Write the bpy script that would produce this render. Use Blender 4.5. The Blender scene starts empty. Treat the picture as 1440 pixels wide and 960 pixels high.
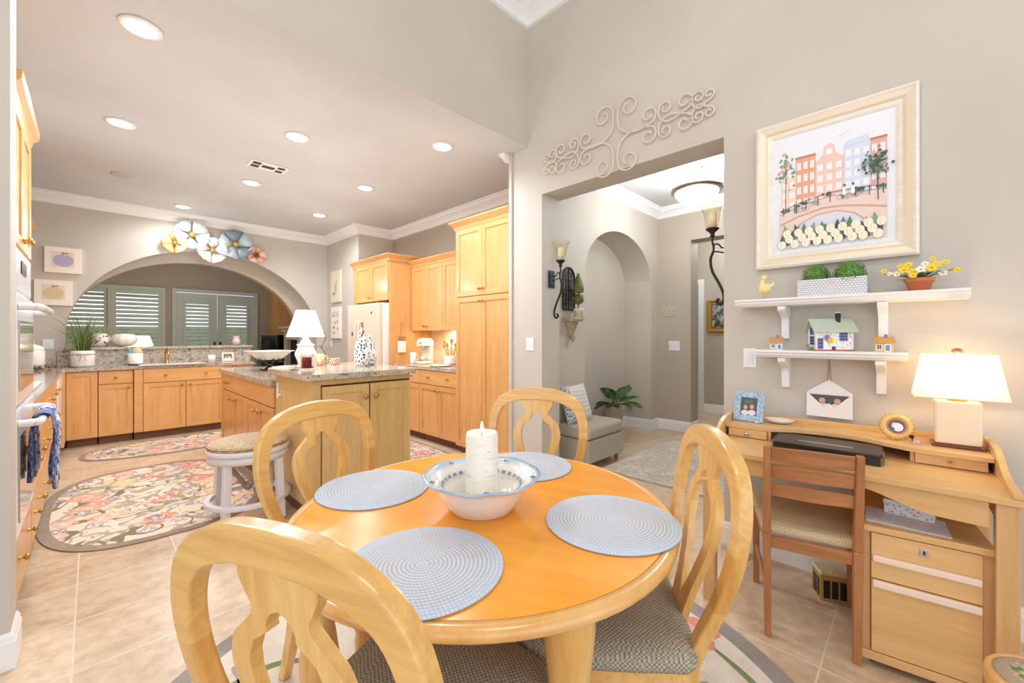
import bpy, math, random
from mathutils import Vector, Matrix
random.seed(7)
PI = math.pi
sc = bpy.context.scene
COL = sc.collection

def lin(c):
    return tuple(((v/255)/12.92 if v/255 <= .04045 else ((v/255+.055)/1.055)**2.4) for v in c[:3]) + (1,)

# ------------------------------------------------------------------ materials
MATS = {}
def newmat(name):
    m = bpy.data.materials.new(name); m.use_nodes = True
    nt = m.node_tree; b = nt.nodes['Principled BSDF']
    MATS[name] = m
    return m, nt, b
def mat(name, col, rough=.5, metal=0, coat=0, trans=0, emit=None, es=0, ior=1.45, sub=0, alpha=1):
    if name in MATS: return MATS[name]
    m, nt, b = newmat(name)
    b.inputs['Base Color'].default_value = lin(col)
    b.inputs['Roughness'].default_value = rough
    b.inputs['Metallic'].default_value = metal
    b.inputs['Coat Weight'].default_value = coat
    b.inputs['Coat Roughness'].default_value = .1
    b.inputs['Transmission Weight'].default_value = trans
    b.inputs['IOR'].default_value = ior
    b.inputs['Alpha'].default_value = alpha
    if sub:
        b.inputs['Subsurface Weight'].default_value = sub
        b.inputs['Subsurface Scale'].default_value = .02
    if emit:
        b.inputs['Emission Color'].default_value = lin(emit); b.inputs['Emission Strength'].default_value = es
    return m
def N(nt, t, **k):
    n = nt.nodes.new(t)
    for a, v in k.items(): setattr(n, a, v)
    return n
def coords(nt, scale=(1,1,1), rot=(0,0,0), kind='Object'):
    tc = N(nt, 'ShaderNodeTexCoord'); mp = N(nt, 'ShaderNodeMapping')
    mp.inputs['Scale'].default_value = scale; mp.inputs['Rotation'].default_value = rot
    nt.links.new(tc.outputs[kind], mp.inputs['Vector'])
    return mp.outputs['Vector']
def noise(nt, vec, scale, detail=4, rough=.5, dist=0):
    n = N(nt, 'ShaderNodeTexNoise'); n.inputs['Scale'].default_value = scale
    n.inputs['Detail'].default_value = detail; n.inputs['Roughness'].default_value = rough
    n.inputs['Distortion'].default_value = dist
    nt.links.new(vec, n.inputs['Vector']); return n
def ramp(nt, fac, stops, interp='LINEAR'):
    r = N(nt, 'ShaderNodeValToRGB'); r.color_ramp.interpolation = interp
    e = r.color_ramp.elements
    while len(e) < len(stops): e.new(.5)
    for el, (p, c) in zip(e, stops): el.position = p; el.color = lin(c)
    nt.links.new(fac, r.inputs['Fac']); return r.outputs['Color']
def mix(nt, fac, a, b, mode='MIX'):
    m = N(nt, 'ShaderNodeMix', data_type='RGBA', blend_type=mode)
    for s, v in ((m.inputs[0], fac), (m.inputs[6], a), (m.inputs[7], b)):
        if isinstance(v, (int, float)): s.default_value = v
        elif isinstance(v, tuple): s.default_value = lin(v)
        else: nt.links.new(v, s)
    return m.outputs[2]
def bump(nt, b, h, strength=.2, dist=.01):
    n = N(nt, 'ShaderNodeBump'); n.inputs['Strength'].default_value = strength; n.inputs['Distance'].default_value = dist
    nt.links.new(h, n.inputs['Height']); nt.links.new(n.outputs['Normal'], b.inputs['Normal'])
def math_(nt, op, a, b=None, c=None):
    m = N(nt, 'ShaderNodeMath', operation=op)
    for i, v in enumerate((a, b, c)):
        if v is None: continue
        if isinstance(v, (int, float)): m.inputs[i].default_value = v
        else: nt.links.new(v, m.inputs[i])
    return m.outputs[0]

def paint(name, col, bs=.25, scale=90, rough=.65):
    m, nt, b = newmat(name)
    v = coords(nt)
    n = noise(nt, v, scale, 3, .6); n2 = noise(nt, v, 1.3, 2)
    c = ramp(nt, n2.outputs['Fac'], [(.3, tuple(x*.975 for x in col)), (.7, tuple(min(255, x*1.02) for x in col))])
    nt.links.new(c, b.inputs['Base Color']); b.inputs['Roughness'].default_value = rough
    bump(nt, b, n.outputs['Fac'], bs, .006); return m
def wood(name, c1, c2, axis='z', rough=.35, coat=.25, scale=1.0, figure=.35, grain=.5):
    """grain runs along the given object axis"""
    m, nt, b = newmat(name)
    s = {'x': (.6, 7, 7), 'y': (7, .6, 7), 'z': (7, 7, .6)}[axis]
    v = coords(nt, tuple(q*scale for q in s))
    n = noise(nt, v, 1.6, 5, .55, .9)
    f = noise(nt, v, 9, 6, .7)
    mid = tuple((a+d)/2 for a, d in zip(c1, c2))
    base = ramp(nt, n.outputs['Fac'], [(.3, c1), (.5, mid), (.7, c2)])
    fine = ramp(nt, f.outputs['Fac'], [(.35, (205, 195, 180)), (.6, (255, 255, 255))])
    c = mix(nt, grain, base, fine, 'MULTIPLY')
    nt.links.new(c, b.inputs['Base Color'])
    b.inputs['Roughness'].default_value = rough; b.inputs['Coat Weight'].default_value = coat; b.inputs['Coat Roughness'].default_value = .15
    bump(nt, b, f.outputs['Fac'], .05, .002); return m
def granite(name, a, b_, dark, rough=.08):
    m, nt, b = newmat(name); v = coords(nt)
    n1 = noise(nt, v, 5, 6, .65, 1.2); n2 = noise(nt, v, 60, 4, .7); n3 = noise(nt, v, 22, 5, .75, .5)
    c = ramp(nt, n1.outputs['Fac'], [(.35, a), (.65, b_)])
    sp = ramp(nt, n3.outputs['Fac'], [(.36, dark), (.46, (255, 255, 255))])
    c = mix(nt, .75, c, sp, 'MULTIPLY')
    sp2 = ramp(nt, n2.outputs['Fac'], [(.38, (120, 105, 95)), (.5, (255, 255, 255))])
    c = mix(nt, .6, c, sp2, 'MULTIPLY')
    nt.links.new(c, b.inputs['Base Color']); b.inputs['Roughness'].default_value = rough; return m
def tile_floor():
    m, nt, b = newmat('travertine tile'); tc = N(nt, 'ShaderNodeTexCoord'); mp = N(nt, 'ShaderNodeMapping')
    mp.inputs['Location'].default_value = (-1.995+.41*20, -.265+.41*20, 0)
    nt.links.new(tc.outputs['Object'], mp.inputs['Vector']); v = mp.outputs['Vector']
    br = N(nt, 'ShaderNodeTexBrick'); br.offset = 0; br.squash = 1
    br.inputs['Scale'].default_value = 1; br.inputs['Brick Width'].default_value = .41; br.inputs['Row Height'].default_value = .41
    br.inputs['Mortar Size'].default_value = .0035; br.inputs['Mortar Smooth'].default_value = .1
    br.inputs['Color1'].default_value = lin((236, 221, 200)); br.inputs['Color2'].default_value = lin((221, 203, 180)); br.inputs['Mortar'].default_value = lin((226, 214, 196))
    nt.links.new(v, br.inputs['Vector'])
    n = noise(nt, v, 2.6, 7, .65, 1.0); n2 = noise(nt, v, 14, 5, .7)
    c = ramp(nt, n.outputs['Fac'], [(.3, (216, 200, 182)), (.5, (242, 232, 218)), (.7, (255, 250, 242))])
    c2 = ramp(nt, n2.outputs['Fac'], [(.35, (222, 212, 200)), (.6, (255, 255, 255))])
    o = mix(nt, .9, br.outputs['Color'], c, 'MULTIPLY'); o = mix(nt, .7, o, c2, 'MULTIPLY')
    o = mix(nt, br.outputs['Fac'], o, (222, 208, 188))
    nt.links.new(o, b.inputs['Base Color']); b.inputs['Roughness'].default_value = .28
    bump(nt, b, math_(nt, 'SUBTRACT', 1, br.outputs['Fac']), .3, .003); return m
def floral(name, ground=(227, 212, 193), scale=1.0):
    """cream wool rug ground with taupe vines and scattered coral, blue and ochre blossoms"""
    m, nt, b = newmat(name); v = coords(nt, (scale,)*3)
    def contour(sc_, dist, w, seed):
        mp = N(nt, 'ShaderNodeMapping'); mp.inputs['Location'].default_value = (seed, seed*1.7, 0); nt.links.new(v, mp.inputs['Vector'])
        n = noise(nt, mp.outputs['Vector'], sc_, 1.5, .45, dist)
        return math_(nt, 'LESS_THAN', math_(nt, 'ABSOLUTE', math_(nt, 'SUBTRACT', n.outputs['Fac'], .5)), w)
    c = mix(nt, contour(4.2, 1.6, .042, 3), (227, 212, 193), (176, 162, 138))
    c = mix(nt, contour(3.1, .9, .016, 9), c, (134, 124, 96))
    big = noise(nt, v, 6.5, 2, .5, 1.4)
    c = mix(nt, math_(nt, 'GREATER_THAN', big.outputs['Fac'], .63), c, (178, 166, 142))
    rag = noise(nt, v, 34, 3, .6)
    jit = math_(nt, 'MULTIPLY', math_(nt, 'SUBTRACT', rag.outputs['Fac'], .5), .55)
    for k, (sc_, th, off, keep, cols) in enumerate(((3.7, .33, 0, .2, [(0, (222, 152, 128)), (.3, (224, 180, 156)), (.5, (214, 138, 116)), (.72, (224, 194, 142)), (.88, (220, 164, 142))]), (5.6, .22, 4.3, .35, [(0, (140, 146, 164)), (.35, (166, 168, 176)), (.6, (218, 196, 154)), (.8, (122, 130, 152))]))):
        mp = N(nt, 'ShaderNodeMapping'); mp.inputs['Location'].default_value = (off, off, 0); nt.links.new(v, mp.inputs['Vector'])
        vo = N(nt, 'ShaderNodeTexVoronoi', voronoi_dimensions='2D'); vo.inputs['Scale'].default_value = sc_; vo.inputs['Randomness'].default_value = .85
        nt.links.new(mp.outputs['Vector'], vo.inputs['Vector'])
        d = math_(nt, 'ADD', vo.outputs['Distance'], jit)
        sep = N(nt, 'ShaderNodeSeparateColor'); nt.links.new(vo.outputs['Color'], sep.inputs['Color'])
        on = math_(nt, 'MULTIPLY', math_(nt, 'LESS_THAN', d, th), math_(nt, 'GREATER_THAN', sep.outputs['Green'], keep))
        c = mix(nt, on, c, ramp(nt, sep.outputs['Red'], cols, 'CONSTANT'))
        ring = math_(nt, 'MULTIPLY', on, math_(nt, 'LESS_THAN', math_(nt, 'ABSOLUTE', math_(nt, 'SUBTRACT', d, th*.45)), .03))
        c = mix(nt, ring, c, (240, 222, 200))
    nt.links.new(c, b.inputs['Base Color']); b.inputs['Roughness'].default_value = .95
    f = noise(nt, v, 260, 2); bump(nt, b, f.outputs['Fac'], .35, .004); return m
def plainrug(name, a, b_, scale=60, bs=.6):
    m, nt, b = newmat(name); v = coords(nt)
    n = noise(nt, v, scale, 4, .7); n2 = noise(nt, v, 3.5, 4, .6, .8)
    c = ramp(nt, n.outputs['Fac'], [(.38, a), (.58, b_)])
    c = mix(nt, .5, c, ramp(nt, n2.outputs['Fac'], [(.4, (225, 220, 212)), (.6, (255, 255, 255))]), 'MULTIPLY')
    nt.links.new(c, b.inputs['Base Color']); b.inputs['Roughness'].default_value = .95
    bump(nt, b, n.outputs['Fac'], bs, .006); return m
def weave(name, a, b_, scale=110):
    m, nt, b = newmat(name); v = coords(nt, (scale,)*3)
    ck = N(nt, 'ShaderNodeTexChecker'); ck.inputs['Scale'].default_value = 1
    ck.inputs['Color1'].default_value = lin(a); ck.inputs['Color2'].default_value = lin(b_)
    nt.links.new(v, ck.inputs['Vector'])
    n = noise(nt, v, .9, 2)
    c = mix(nt, .35, ck.outputs['Color'], ramp(nt, n.outputs['Fac'], [(.4, (170, 165, 155)), (.6, (255, 255, 255))]), 'MULTIPLY')
    nt.links.new(c, b.inputs['Base Color']); b.inputs['Roughness'].default_value = .9
    bump(nt, b, ck.outputs['Fac'], .5, .003); return m
def leafy(name, a, b_, scale=70):
    m, nt, b = newmat(name); v = coords(nt)
    n = noise(nt, v, scale, 3)
    nt.links.new(ramp(nt, n.outputs['Fac'], [(.35, a), (.62, b_)]), b.inputs['Base Color']); b.inputs['Roughness'].default_value = .55
    bump(nt, b, n.outputs['Fac'], .5, .004); return m

WALL = paint('greige wall paint', (201, 194, 182))
WALL_DIM = paint('dimmed wall paint', (184, 173, 156))  # wall paint darkened: lower light of the dimmer rooms put into the colour
CEIL = paint('ceiling paint', (207, 208, 207), .3, 60)
TRIM = mat('white trim paint', (240, 240, 238), .4)
FLOOR = tile_floor()
CAB = wood('honey maple cabinet', (220, 164, 98), (231, 179, 116), 'z', grain=.35)
CABH = wood('honey maple crosswise', (220, 164, 98), (231, 179, 116), 'x', grain=.35)
ISL = wood('yellow maple island', (214, 176, 112), (224, 188, 126), 'z', grain=.35)
TOE = mat('dark toe kick', (120, 88, 66), .6)
GRAN = granite('beige granite', (214, 196, 172), (178, 168, 158), (110, 100, 100))
GRANG = granite('grey granite', (186, 184, 176), (214, 196, 168), (70, 78, 84))
BRASS = mat('satin brass', (196, 158, 96), .3, 1)
CHAIRW = wood('pale ash chair wood', (226, 172, 90), (240, 196, 120), 'z', .3, .5, .8, grain=.45)
CHAIRWX = wood('pale ash crest wood', (226, 172, 90), (240, 196, 120), 'x', .3, .5, .8, grain=.45)
CHAIRW2 = wood('golden ash chair wood', (214, 150, 66), (232, 182, 104), 'z', .3, .5, .8, grain=.4)
CHAIRWX2 = wood('golden ash crest end', (220, 160, 78), (236, 190, 114), 'x', .3, .5, .8, grain=.4)
TABLEW = wood('amber maple table top', (242, 154, 26), (251, 174, 48), 'y', .25, .2, .5, grain=.2)
RIMW = wood('blond table rim', (226, 166, 88), (240, 190, 118), 'x', .22, .6, .5, grain=.3)
DESKW = wood('blond beech desk', (220, 174, 110), (232, 190, 130), 'x', .4, .15, .8, grain=.3)
DESKWZ = wood('blond beech upright', (208, 160, 102), (222, 178, 120), 'z', .4, .15, .8, grain=.3)
TEAK = wood('reddish teak', (168, 108, 62), (190, 130, 80), 'z', .4, .15, 1.2)
TEAKX = wood('reddish teak slat', (168, 108, 62), (192, 132, 82), 'x', .4, .15, 1.2)
WHITE = mat('glazed white', (242, 240, 236), .25, coat=.3)
WPAINT = mat('white painted wood', (232, 232, 236), .4)
CREAM = mat('cream ceramic', (238, 226, 206), .3, coat=.3)
BLACK = mat('gloss black', (18, 18, 20), .12, coat=.5)
DARK = mat('dark iron', (52, 44, 40), .45, .5)
BLUEIRON = mat('blue black iron', (56, 66, 84), .45, .3)
def thin_glass():
    m, nt, b = newmat('clear glass'); o = nt.nodes['Material Output']
    tr = N(nt, 'ShaderNodeBsdfTransparent'); gl = N(nt, 'ShaderNodeBsdfGlossy'); gl.inputs['Roughness'].default_value = .03
    tr.inputs['Color'].default_value = lin((252, 249, 242)); lw = N(nt, 'ShaderNodeLayerWeight'); lw.inputs['Blend'].default_value = .08; ms = N(nt, 'ShaderNodeMixShader')
    nt.links.new(math_(nt, 'MULTIPLY', lw.outputs['Fresnel'], .5), ms.inputs[0]); nt.links.new(tr.outputs[0], ms.inputs[1]); nt.links.new(gl.outputs[0], ms.inputs[2]); nt.links.new(ms.outputs[0], o.inputs['Surface']); return m
GLASS = thin_glass()
SHUT = mat('pale green shutter paint', (204, 214, 204), .5)
STEEL = mat('brushed steel', (200, 200, 200), .25, 1)
GOLD = mat('antique gold', (186, 140, 66), .4, .6)

# ------------------------------------------------------------------ mesh builder
class MB:
    def __init__(s): s.v = []; s.f = []; s.m = []; s.sm = []; s.T = Matrix.Identity(4)
    def add(s, vs, fs, m=0, smooth=False):
        o = len(s.v); s.v += [tuple(s.T @ Vector(p)) for p in vs]
        for f in fs: s.f.append([o+i for i in f]); s.m.append(m); s.sm.append(smooth)
        return s
    def box(s, x0, x1, y0, y1, z0, z1, m=0):
        vs = [(x, y, z) for z in (z0, z1) for y in (y0, y1) for x in (x0, x1)]
        return s.add(vs, [(0,2,3,1), (4,5,7,6), (0,1,5,4), (2,6,7,3), (0,4,6,2), (1,3,7,5)], m)
    def prism(s, pts, axis, a, b, m=0, smooth=False):
        """polygon extruded along an axis: pts are (x,z) for 'y', (x,y) for 'z', (y,z) for 'x'"""
        def P(p, t): return {'y': (p[0], t, p[1]), 'z': (p[0], p[1], t), 'x': (t, p[0], p[1])}[axis]
        n = len(pts); vs = [P(p, a) for p in pts] + [P(p, b) for p in pts]
        s.add(vs, [tuple(range(n))[::-1], tuple(range(n, 2*n))], m)
        s.add(vs, [(i, (i+1) % n, n+(i+1) % n, n+i) for i in range(n)], m, smooth)
        return s
    def lathe(s, prof, c=(0,0,0), seg=24, m=0, smooth=True, sx=1, sy=1, cap=True, rot=None):
        vs = []; R = rot or Matrix.Identity(4)
        for r, z in prof:
            for k in range(seg):
                a = 2*PI*k/seg; p = R @ Vector((r*sx*math.cos(a), r*sy*math.sin(a), z)); vs.append((c[0]+p.x, c[1]+p.y, c[2]+p.z))
        fs = [(i*seg+k, i*seg+(k+1) % seg, (i+1)*seg+(k+1) % seg, (i+1)*seg+k) for i in range(len(prof)-1) for k in range(seg)]
        s.add(vs, fs, m, smooth)
        if cap:
            if prof[0][0] > 1e-4: s.add(vs[:seg], [tuple(range(seg))[::-1]], m)
            if prof[-1][0] > 1e-4: s.add(vs[-seg:], [tuple(range(seg))], m)
        return s
    def cyl(s, c, r, z0, z1, seg=20, m=0): return s.lathe([(r, z0), (r, z1)], c, seg, m)
    def ball(s, c, r, m=0, seg=14, sx=1, sy=1, sz=1):
        n = max(6, seg//2)
        return s.lathe([(r*max(1e-5, math.sin(PI*i/n)), -r*sz*math.cos(PI*i/n)) for i in range(n+1)], c, seg, m, True, sx, sy, False)
    def tube(s, pts, r, seg=8, m=0, closed=False, flat=None):
        """round tube through pts; flat=(u scale, v scale) squashes the section"""
        pts = [Vector(p) for p in pts]; n = len(pts); vs = []
        rs = r if isinstance(r, (list, tuple)) else [r]*n
        up = None
        for i, p in enumerate(pts):
            if closed: t = pts[(i+1) % n]-pts[i-1]
            else: t = pts[min(i+1, n-1)]-pts[max(i-1, 0)]
            t.normalize()
            if up is None: up = Vector((0,0,1)) if abs(t.z) < .9 else Vector((0,1,0))
            side = t.cross(up)
            if side.length < 1e-4: side = t.cross(Vector((1,0,0)))
            side.normalize(); up = side.cross(t).normalized()
            for k in range(seg):
                a = 2*PI*k/seg; fu, fv = flat or (1, 1)
                vs.append(tuple(p+side*math.cos(a)*rs[i]*fu+up*math.sin(a)*rs[i]*fv))
        m_ = n if closed else n-1
        fs = [(i*seg+k, i*seg+(k+1) % seg, ((i+1) % n)*seg+(k+1) % seg, ((i+1) % n)*seg+k) for i in range(m_) for k in range(seg)]
        s.add(vs, fs, m, True)
        if not closed: s.add(vs, [tuple(range(seg))[::-1], tuple(range((n-1)*seg, n*seg))], m)
        return s
    def band(s, pts, w, t, m=0, lean=None, cap=True):
        """rectangular stock following a line in the x-z plane: w wide in plane, t thick along y; lean(z) gives y"""
        n = len(pts); ws = w if isinstance(w, (list, tuple)) else [w]*n; vs = []
        for i, (x, z) in enumerate(pts):
            a = pts[max(0, i-1)]; b = pts[min(n-1, i+1)]; dx, dz = b[0]-a[0], b[1]-a[1]; L = math.hypot(dx, dz) or 1
            nx, nz = -dz/L, dx/L
            for sx_, ty in ((-1, -1), (1, -1), (1, 1), (-1, 1)):
                X = x+nx*ws[i]/2*sx_; Z = z+nz*ws[i]/2*sx_; Y = (lean(Z) if lean else 0)+ty*t/2
                vs.append((X, Y, Z))
        fs = []
        for i in range(n-1):
            for k in range(4): fs.append((i*4+k, i*4+(k+1) % 4, (i+1)*4+(k+1) % 4, (i+1)*4+k))
        if cap is True: fs += [(3, 2, 1, 0), tuple(range((n-1)*4, n*4))]
        elif cap == 'start': fs += [(3, 2, 1, 0)]
        elif cap == 'end': fs += [tuple(range((n-1)*4, n*4))]
        o_ = len(s.m); s.add(vs, fs, m if isinstance(m, int) else 0, False)
        if not isinstance(m, int):
            for i in range(n-1):
                for k in range(4): s.m[o_+i*4+k] = m[i]
        return s
    def bar(s, a, b, w, t, m=0):
        """square bar from a to b"""
        a = Vector(a); b = Vector(b); d = (b-a).normalized(); ref = Vector((0,0,1)) if abs(d.z) < .9 else Vector((0,1,0))
        u = d.cross(ref).normalized(); v = u.cross(d).normalized()
        vs = [tuple(p+u*sx*w/2+v*sy*t/2) for p in (a, b) for sx, sy in ((-1,-1), (1,-1), (1,1), (-1,1))]
        return s.add(vs, [(3,2,1,0), (4,5,6,7)]+[(k, (k+1) % 4, 4+(k+1) % 4, 4+k) for k in range(4)], m)
    def build(s, name, mats, parent=None, bevel=0, seg=2, solid=None):
        me = bpy.data.meshes.new(name); me.from_pydata(s.v, [], s.f); 
        if not isinstance(mats, (list, tuple)): mats = [mats]
        for q in mats: me.materials.append(q)
        me.polygons.foreach_set('material_index', s.m); me.polygons.foreach_set('use_smooth', s.sm)
        me.validate(); me.update()
        import bmesh
        bm = bmesh.new(); bm.from_mesh(me); bmesh.ops.recalc_face_normals(bm, faces=bm.faces); bm.to_mesh(me); bm.free()
        o = bpy.data.objects.new(name, me); COL.objects.link(o)
        if parent: o.parent = parent
        if solid:
            d = o.modifiers.new('solid', 'SOLIDIFY'); d.thickness = solid; d.offset = 0
        if bevel:
            d = o.modifiers.new('bevel', 'BEVEL'); d.width = bevel; d.segments = seg; d.limit_method = 'ANGLE'; d.angle_limit = math.radians(40); d.use_clamp_overlap = True
        return o
def smooth_line(pts, n=8, closed=False):
    """Catmull-Rom through pts (any dimension)"""
    P = [tuple(p) for p in pts]; out = []; L = len(P)
    rng = range(L if closed else L-1)
    for i in rng:
        g = (lambda k: P[k % L]) if closed else (lambda k: P[min(max(k, 0), L-1)])
        p0, p1, p2, p3 = g(i-1), g(i), g(i+1), g(i+2)
        for j in range(n):
            t = j/n
            out.append(tuple(.5*((2*b)+(-a+c)*t+(2*a-5*b+4*c-d)*t*t+(-a+3*b-3*c+d)*t**3) for a, b, c, d in zip(p0, p1, p2, p3)))
    if not closed: out.append(P[-1])
    return out
def thing(name, label, cat, loc=(0,0,0), rz=0, group=None):
    o = bpy.data.objects.new(name, None); o.empty_display_size = .1; COL.objects.link(o)
    o.location = loc; o.rotation_euler = (0, 0, math.radians(rz)); o['label'] = label; o['category'] = cat
    if group: o['group'] = group
    return o
def tag(o, label, cat, group=None, loc=None, rz=None):
    o['label'] = label; o['category'] = cat
    if group: o['group'] = group
    if loc: o.location = loc
    if rz is not None: o.rotation_euler = (0, 0, math.radians(rz))
    return o
def struct(o): o['kind'] = 'structure'; return o
def dup(root, loc, rz=None, label=None, group=None):
    r = root.copy(); COL.objects.link(r); r.location = loc
    if rz is not None: r.rotation_euler = (0, 0, math.radians(rz))
    if label: r['label'] = label
    if group: r['group'] = group
    for ch in list(root.children):
        c = ch.copy(); COL.objects.link(c); c.parent = r
        for g in list(ch.children):
            d = g.copy(); COL.objects.link(d); d.parent = c
    return r
def lamp(kind, name, loc, energy, col=(244, 248, 255), size=.1, rot=(0,0,0), spot=None, parent=None):
    l = bpy.data.lights.new(name, kind); l.energy = energy; l.color = lin(col)[:3]
    if kind == 'AREA': l.shape = 'DISK'; l.size = size
    else: l.shadow_soft_size = size
    if kind == 'SPOT': l.spot_size = math.radians(spot or 150); l.spot_blend = .6
    o = bpy.data.objects.new(name, l); COL.objects.link(o); o.location = loc; o.rotation_euler = rot
    if parent: o.parent = parent
    return o

# ------------------------------------------------------------------ camera
cam = bpy.data.cameras.new('camera'); co = bpy.data.objects.new('camera', cam); COL.objects.link(co)
co.location = (0, 0, 1.3); co.rotation_euler = (PI/2, 0, -math.atan2(.7145, .6998))
cam.sensor_width = 36; cam.lens = 578/1440*36; cam.shift_y = -8/1440; cam.clip_start = .05; cam.clip_end = 200
sc.camera = co

# ------------------------------------------------------------------ the shell
struct(MB().box(-4.5, 8.5, -4, 13.2, -.1, 0).build('floor', FLOOR))
# tall dining ceiling, kitchen ceiling, hall ceiling
struct(MB().box(-4.5, 3.03, -4, 2.71, 4.27, 4.37).build('ceiling_dining', CEIL))
struct(MB().box(-.95, 3.6, 2.71, 7.4, 3.02, 3.12).box(-.224, 2.779, 2.5305, 2.71, 3.0192, 3.03).build('ceiling_kitchen', CEIL))
struct(MB().box(3.03, 7.6, -2.2, 3.2, 3.07, 3.17).build('ceiling_hall', CEIL))
# soffit wall over the kitchen opening + the stub at its left end
b = MB(); b.prism([(-4.5, 0), (-.225, 0), (-.225, 3.02), (2.78, 3.02), (2.78, 4.27), (-4.5, 4.27)], 'y', 2.53, 2.71)
struct(b.build('wall_kitchen_opening', WALL))
# desk wall with the cased opening (Y .857..2.353, Z..2.55)
b = MB(); b.prism([(-4, 0), (.857, 0), (.857, 2.55), (2.353, 2.55), (2.353, 0), (2.71, 0), (2.71, 4.27), (-4, 4.27)], 'x', 2.78, 3.03)
struct(b.build('wall_desk', WALL, bevel=.012))
# kitchen walls
def arch(c, a, bb, hs, n=40): return [(c-a*math.cos(PI*i/n), hs+bb*math.sin(PI*i/n)) for i in range(n+1)]
b = MB(); b.prism([(-1.0, 0), (-.24, 0)]+arch(1.24, 1.48, 1.25, 1.28)+[(2.72, 0), (3.6, 0), (3.6, 3.02), (-1.0, 3.02)], 'y', 7.4, 7.68)
struct(b.build('wall_back_arch', WALL))
b = MB(); b.prism([(-4, 0), (-.3, 0)]+arch(1.12, 1.42, 1.15, 1.23)+[(2.54, 0), (5.5, 0), (5.5, 3.02), (-4, 3.02)], 'y', 7.68, 7.82)
struct(b.build('wall_back_arch_inner', WALL_DIM))
struct(MB().box(-.95, -.83, 2.71, 7.4, 0, 3.02).build('wall_kitchen_left', WALL))
struct(MB().box(3.51, 3.63, 2.71, 7.4, 0, 3.02).build('wall_kitchen_right', WALL_DIM))
struct(MB().box(2.9, 3.51, 6.2, 7.4, 0, 3.02).build('wall_fridge_return', WALL, bevel=.01))
struct(MB().box(2.76, 3.51, 2.71, 2.745, 0, 3.02).build('wall_pantry_return', WALL))
# low wall under the arch
b = MB().box(-.236, 1.7, 7.40, 7.84, 0, 1.125)
struct(b.build('wall_low_bar', WALL))
# family room beyond
b = MB(); b.box(-4, -.62, 12.6, 12.75, 0, 3.02); b.box(-.62, 1.15, 12.6, 12.75, 0, .85); b.box(-.62, 1.15, 12.6, 12.75, 2.36, 3.02)
b.box(1.15, 1.36, 12.6, 12.75, 0, 3.02); b.box(1.36, 3.06, 12.6, 12.75, 2.36, 3.02); b.box(3.06, 5.6, 12.6, 12.75, 0, 3.02)
struct(b.build('wall_family_back', WALL_DIM))
struct(MB().box(-4.1, -4, 7.68, 12.75, 0, 3.02).build('wall_family_left', WALL_DIM))
struct(MB().box(3.9, 4.0, 7.82, 12.6, 0, 3.02).build('wall_family_right', WALL_DIM))
struct(MB().box(-4.1, 5.6, 7.68, 12.75, 3.02, 3.12).build('ceiling_family', CEIL))
# hall walls: niche wall (Y 2.6) with elliptical arch, niche box, end wall (X 5.6) with doorway
b = MB(); b.prism([(3.03, 0), (3.8, 0)]+arch(4.6, .8, .58, 2.0, 30)+[(5.4, 0), (5.6, 0), (5.6, 3.07), (3.03, 3.07)], 'y', 2.6, 2.7); b.prism([(3.7, 0), (3.8, 0)]+arch(4.6, .8, .58, 2.0, 30)+[(5.4, 0), (5.6, 0), (5.6, 3.07), (3.7, 3.07)], 'y', 2.7, 3.0)
struct(b.build('wall_hall_niche', WALL))
struct(MB().box(3.7, 5.6, 3.0, 3.1, 0, 3.07).build('wall_niche_back', WALL))
b = MB(); b.prism([(-2.1, 0), (1.2, 0), (1.2, 2.58), (2.14, 2.58), (2.14, 0), (2.6, 0), (2.6, 3.07), (-2.1, 3.07)], 'x', 5.6, 5.85)
struct(b.build('wall_hall_end', WALL_DIM))
struct(MB().box(3.03, 7.6, -2.2, -2.1, 0, 3.07).build('wall_hall_near', WALL_DIM))
struct(MB().prism([(-2.1, 0), (2.66, 0), (2.66, 2.18), (3.1, 2.18), (3.1, 3.07), (-2.1, 3.07)], 'x', 7.35, 7.5).build('wall_far_hall', WALL_DIM))
struct(MB().box(5.85, 7.5, 3.1, 3.2, 0, 3.07).build('wall_far_hall_side', WALL_DIM))

# crown mouldings and baseboards
tn = [0]
def run(p0, p1, nrm, prof, m, ext=(0, 0)):
    """profile (out, z) swept along the straight run p0 -> p1; ext lengthens or shortens the outer edge at each end for the mitres"""
    p0 = Vector((*p0, 0)); p1 = Vector((*p1, 0)); d = (p1-p0).normalized(); n = Vector((*nrm, 0)); vs = []
    for e, p in ((-ext[0], p0), (ext[1], p1)):
        for o_, z in prof: vs.append(tuple(p+n*o_+d*o_*e+Vector((0, 0, z))))
    k = len(prof); b = MB(); b.add(vs, [tuple(range(k))[::-1], tuple(range(k, 2*k))]+[(i, (i+1) % k, k+(i+1) % k, k+i) for i in range(k)])
    tn[0] += 1
    return struct(b.build('trim_%d' % tn[0], m))
def crown(p0, p1, nrm, z, ext=(0, 0), s=1.0, m=None):
    pr = [(0, 0), (.115, 0), (.115, -.018), (.1, -.024), (.088, -.045), (.06, -.062), (.035, -.085), (.022, -.105), (.018, -.125), (0, -.13)]
    return run(p0, p1, nrm, [(a*s, z+c*s) for a, c in pr], m or TRIM, ext)
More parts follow.
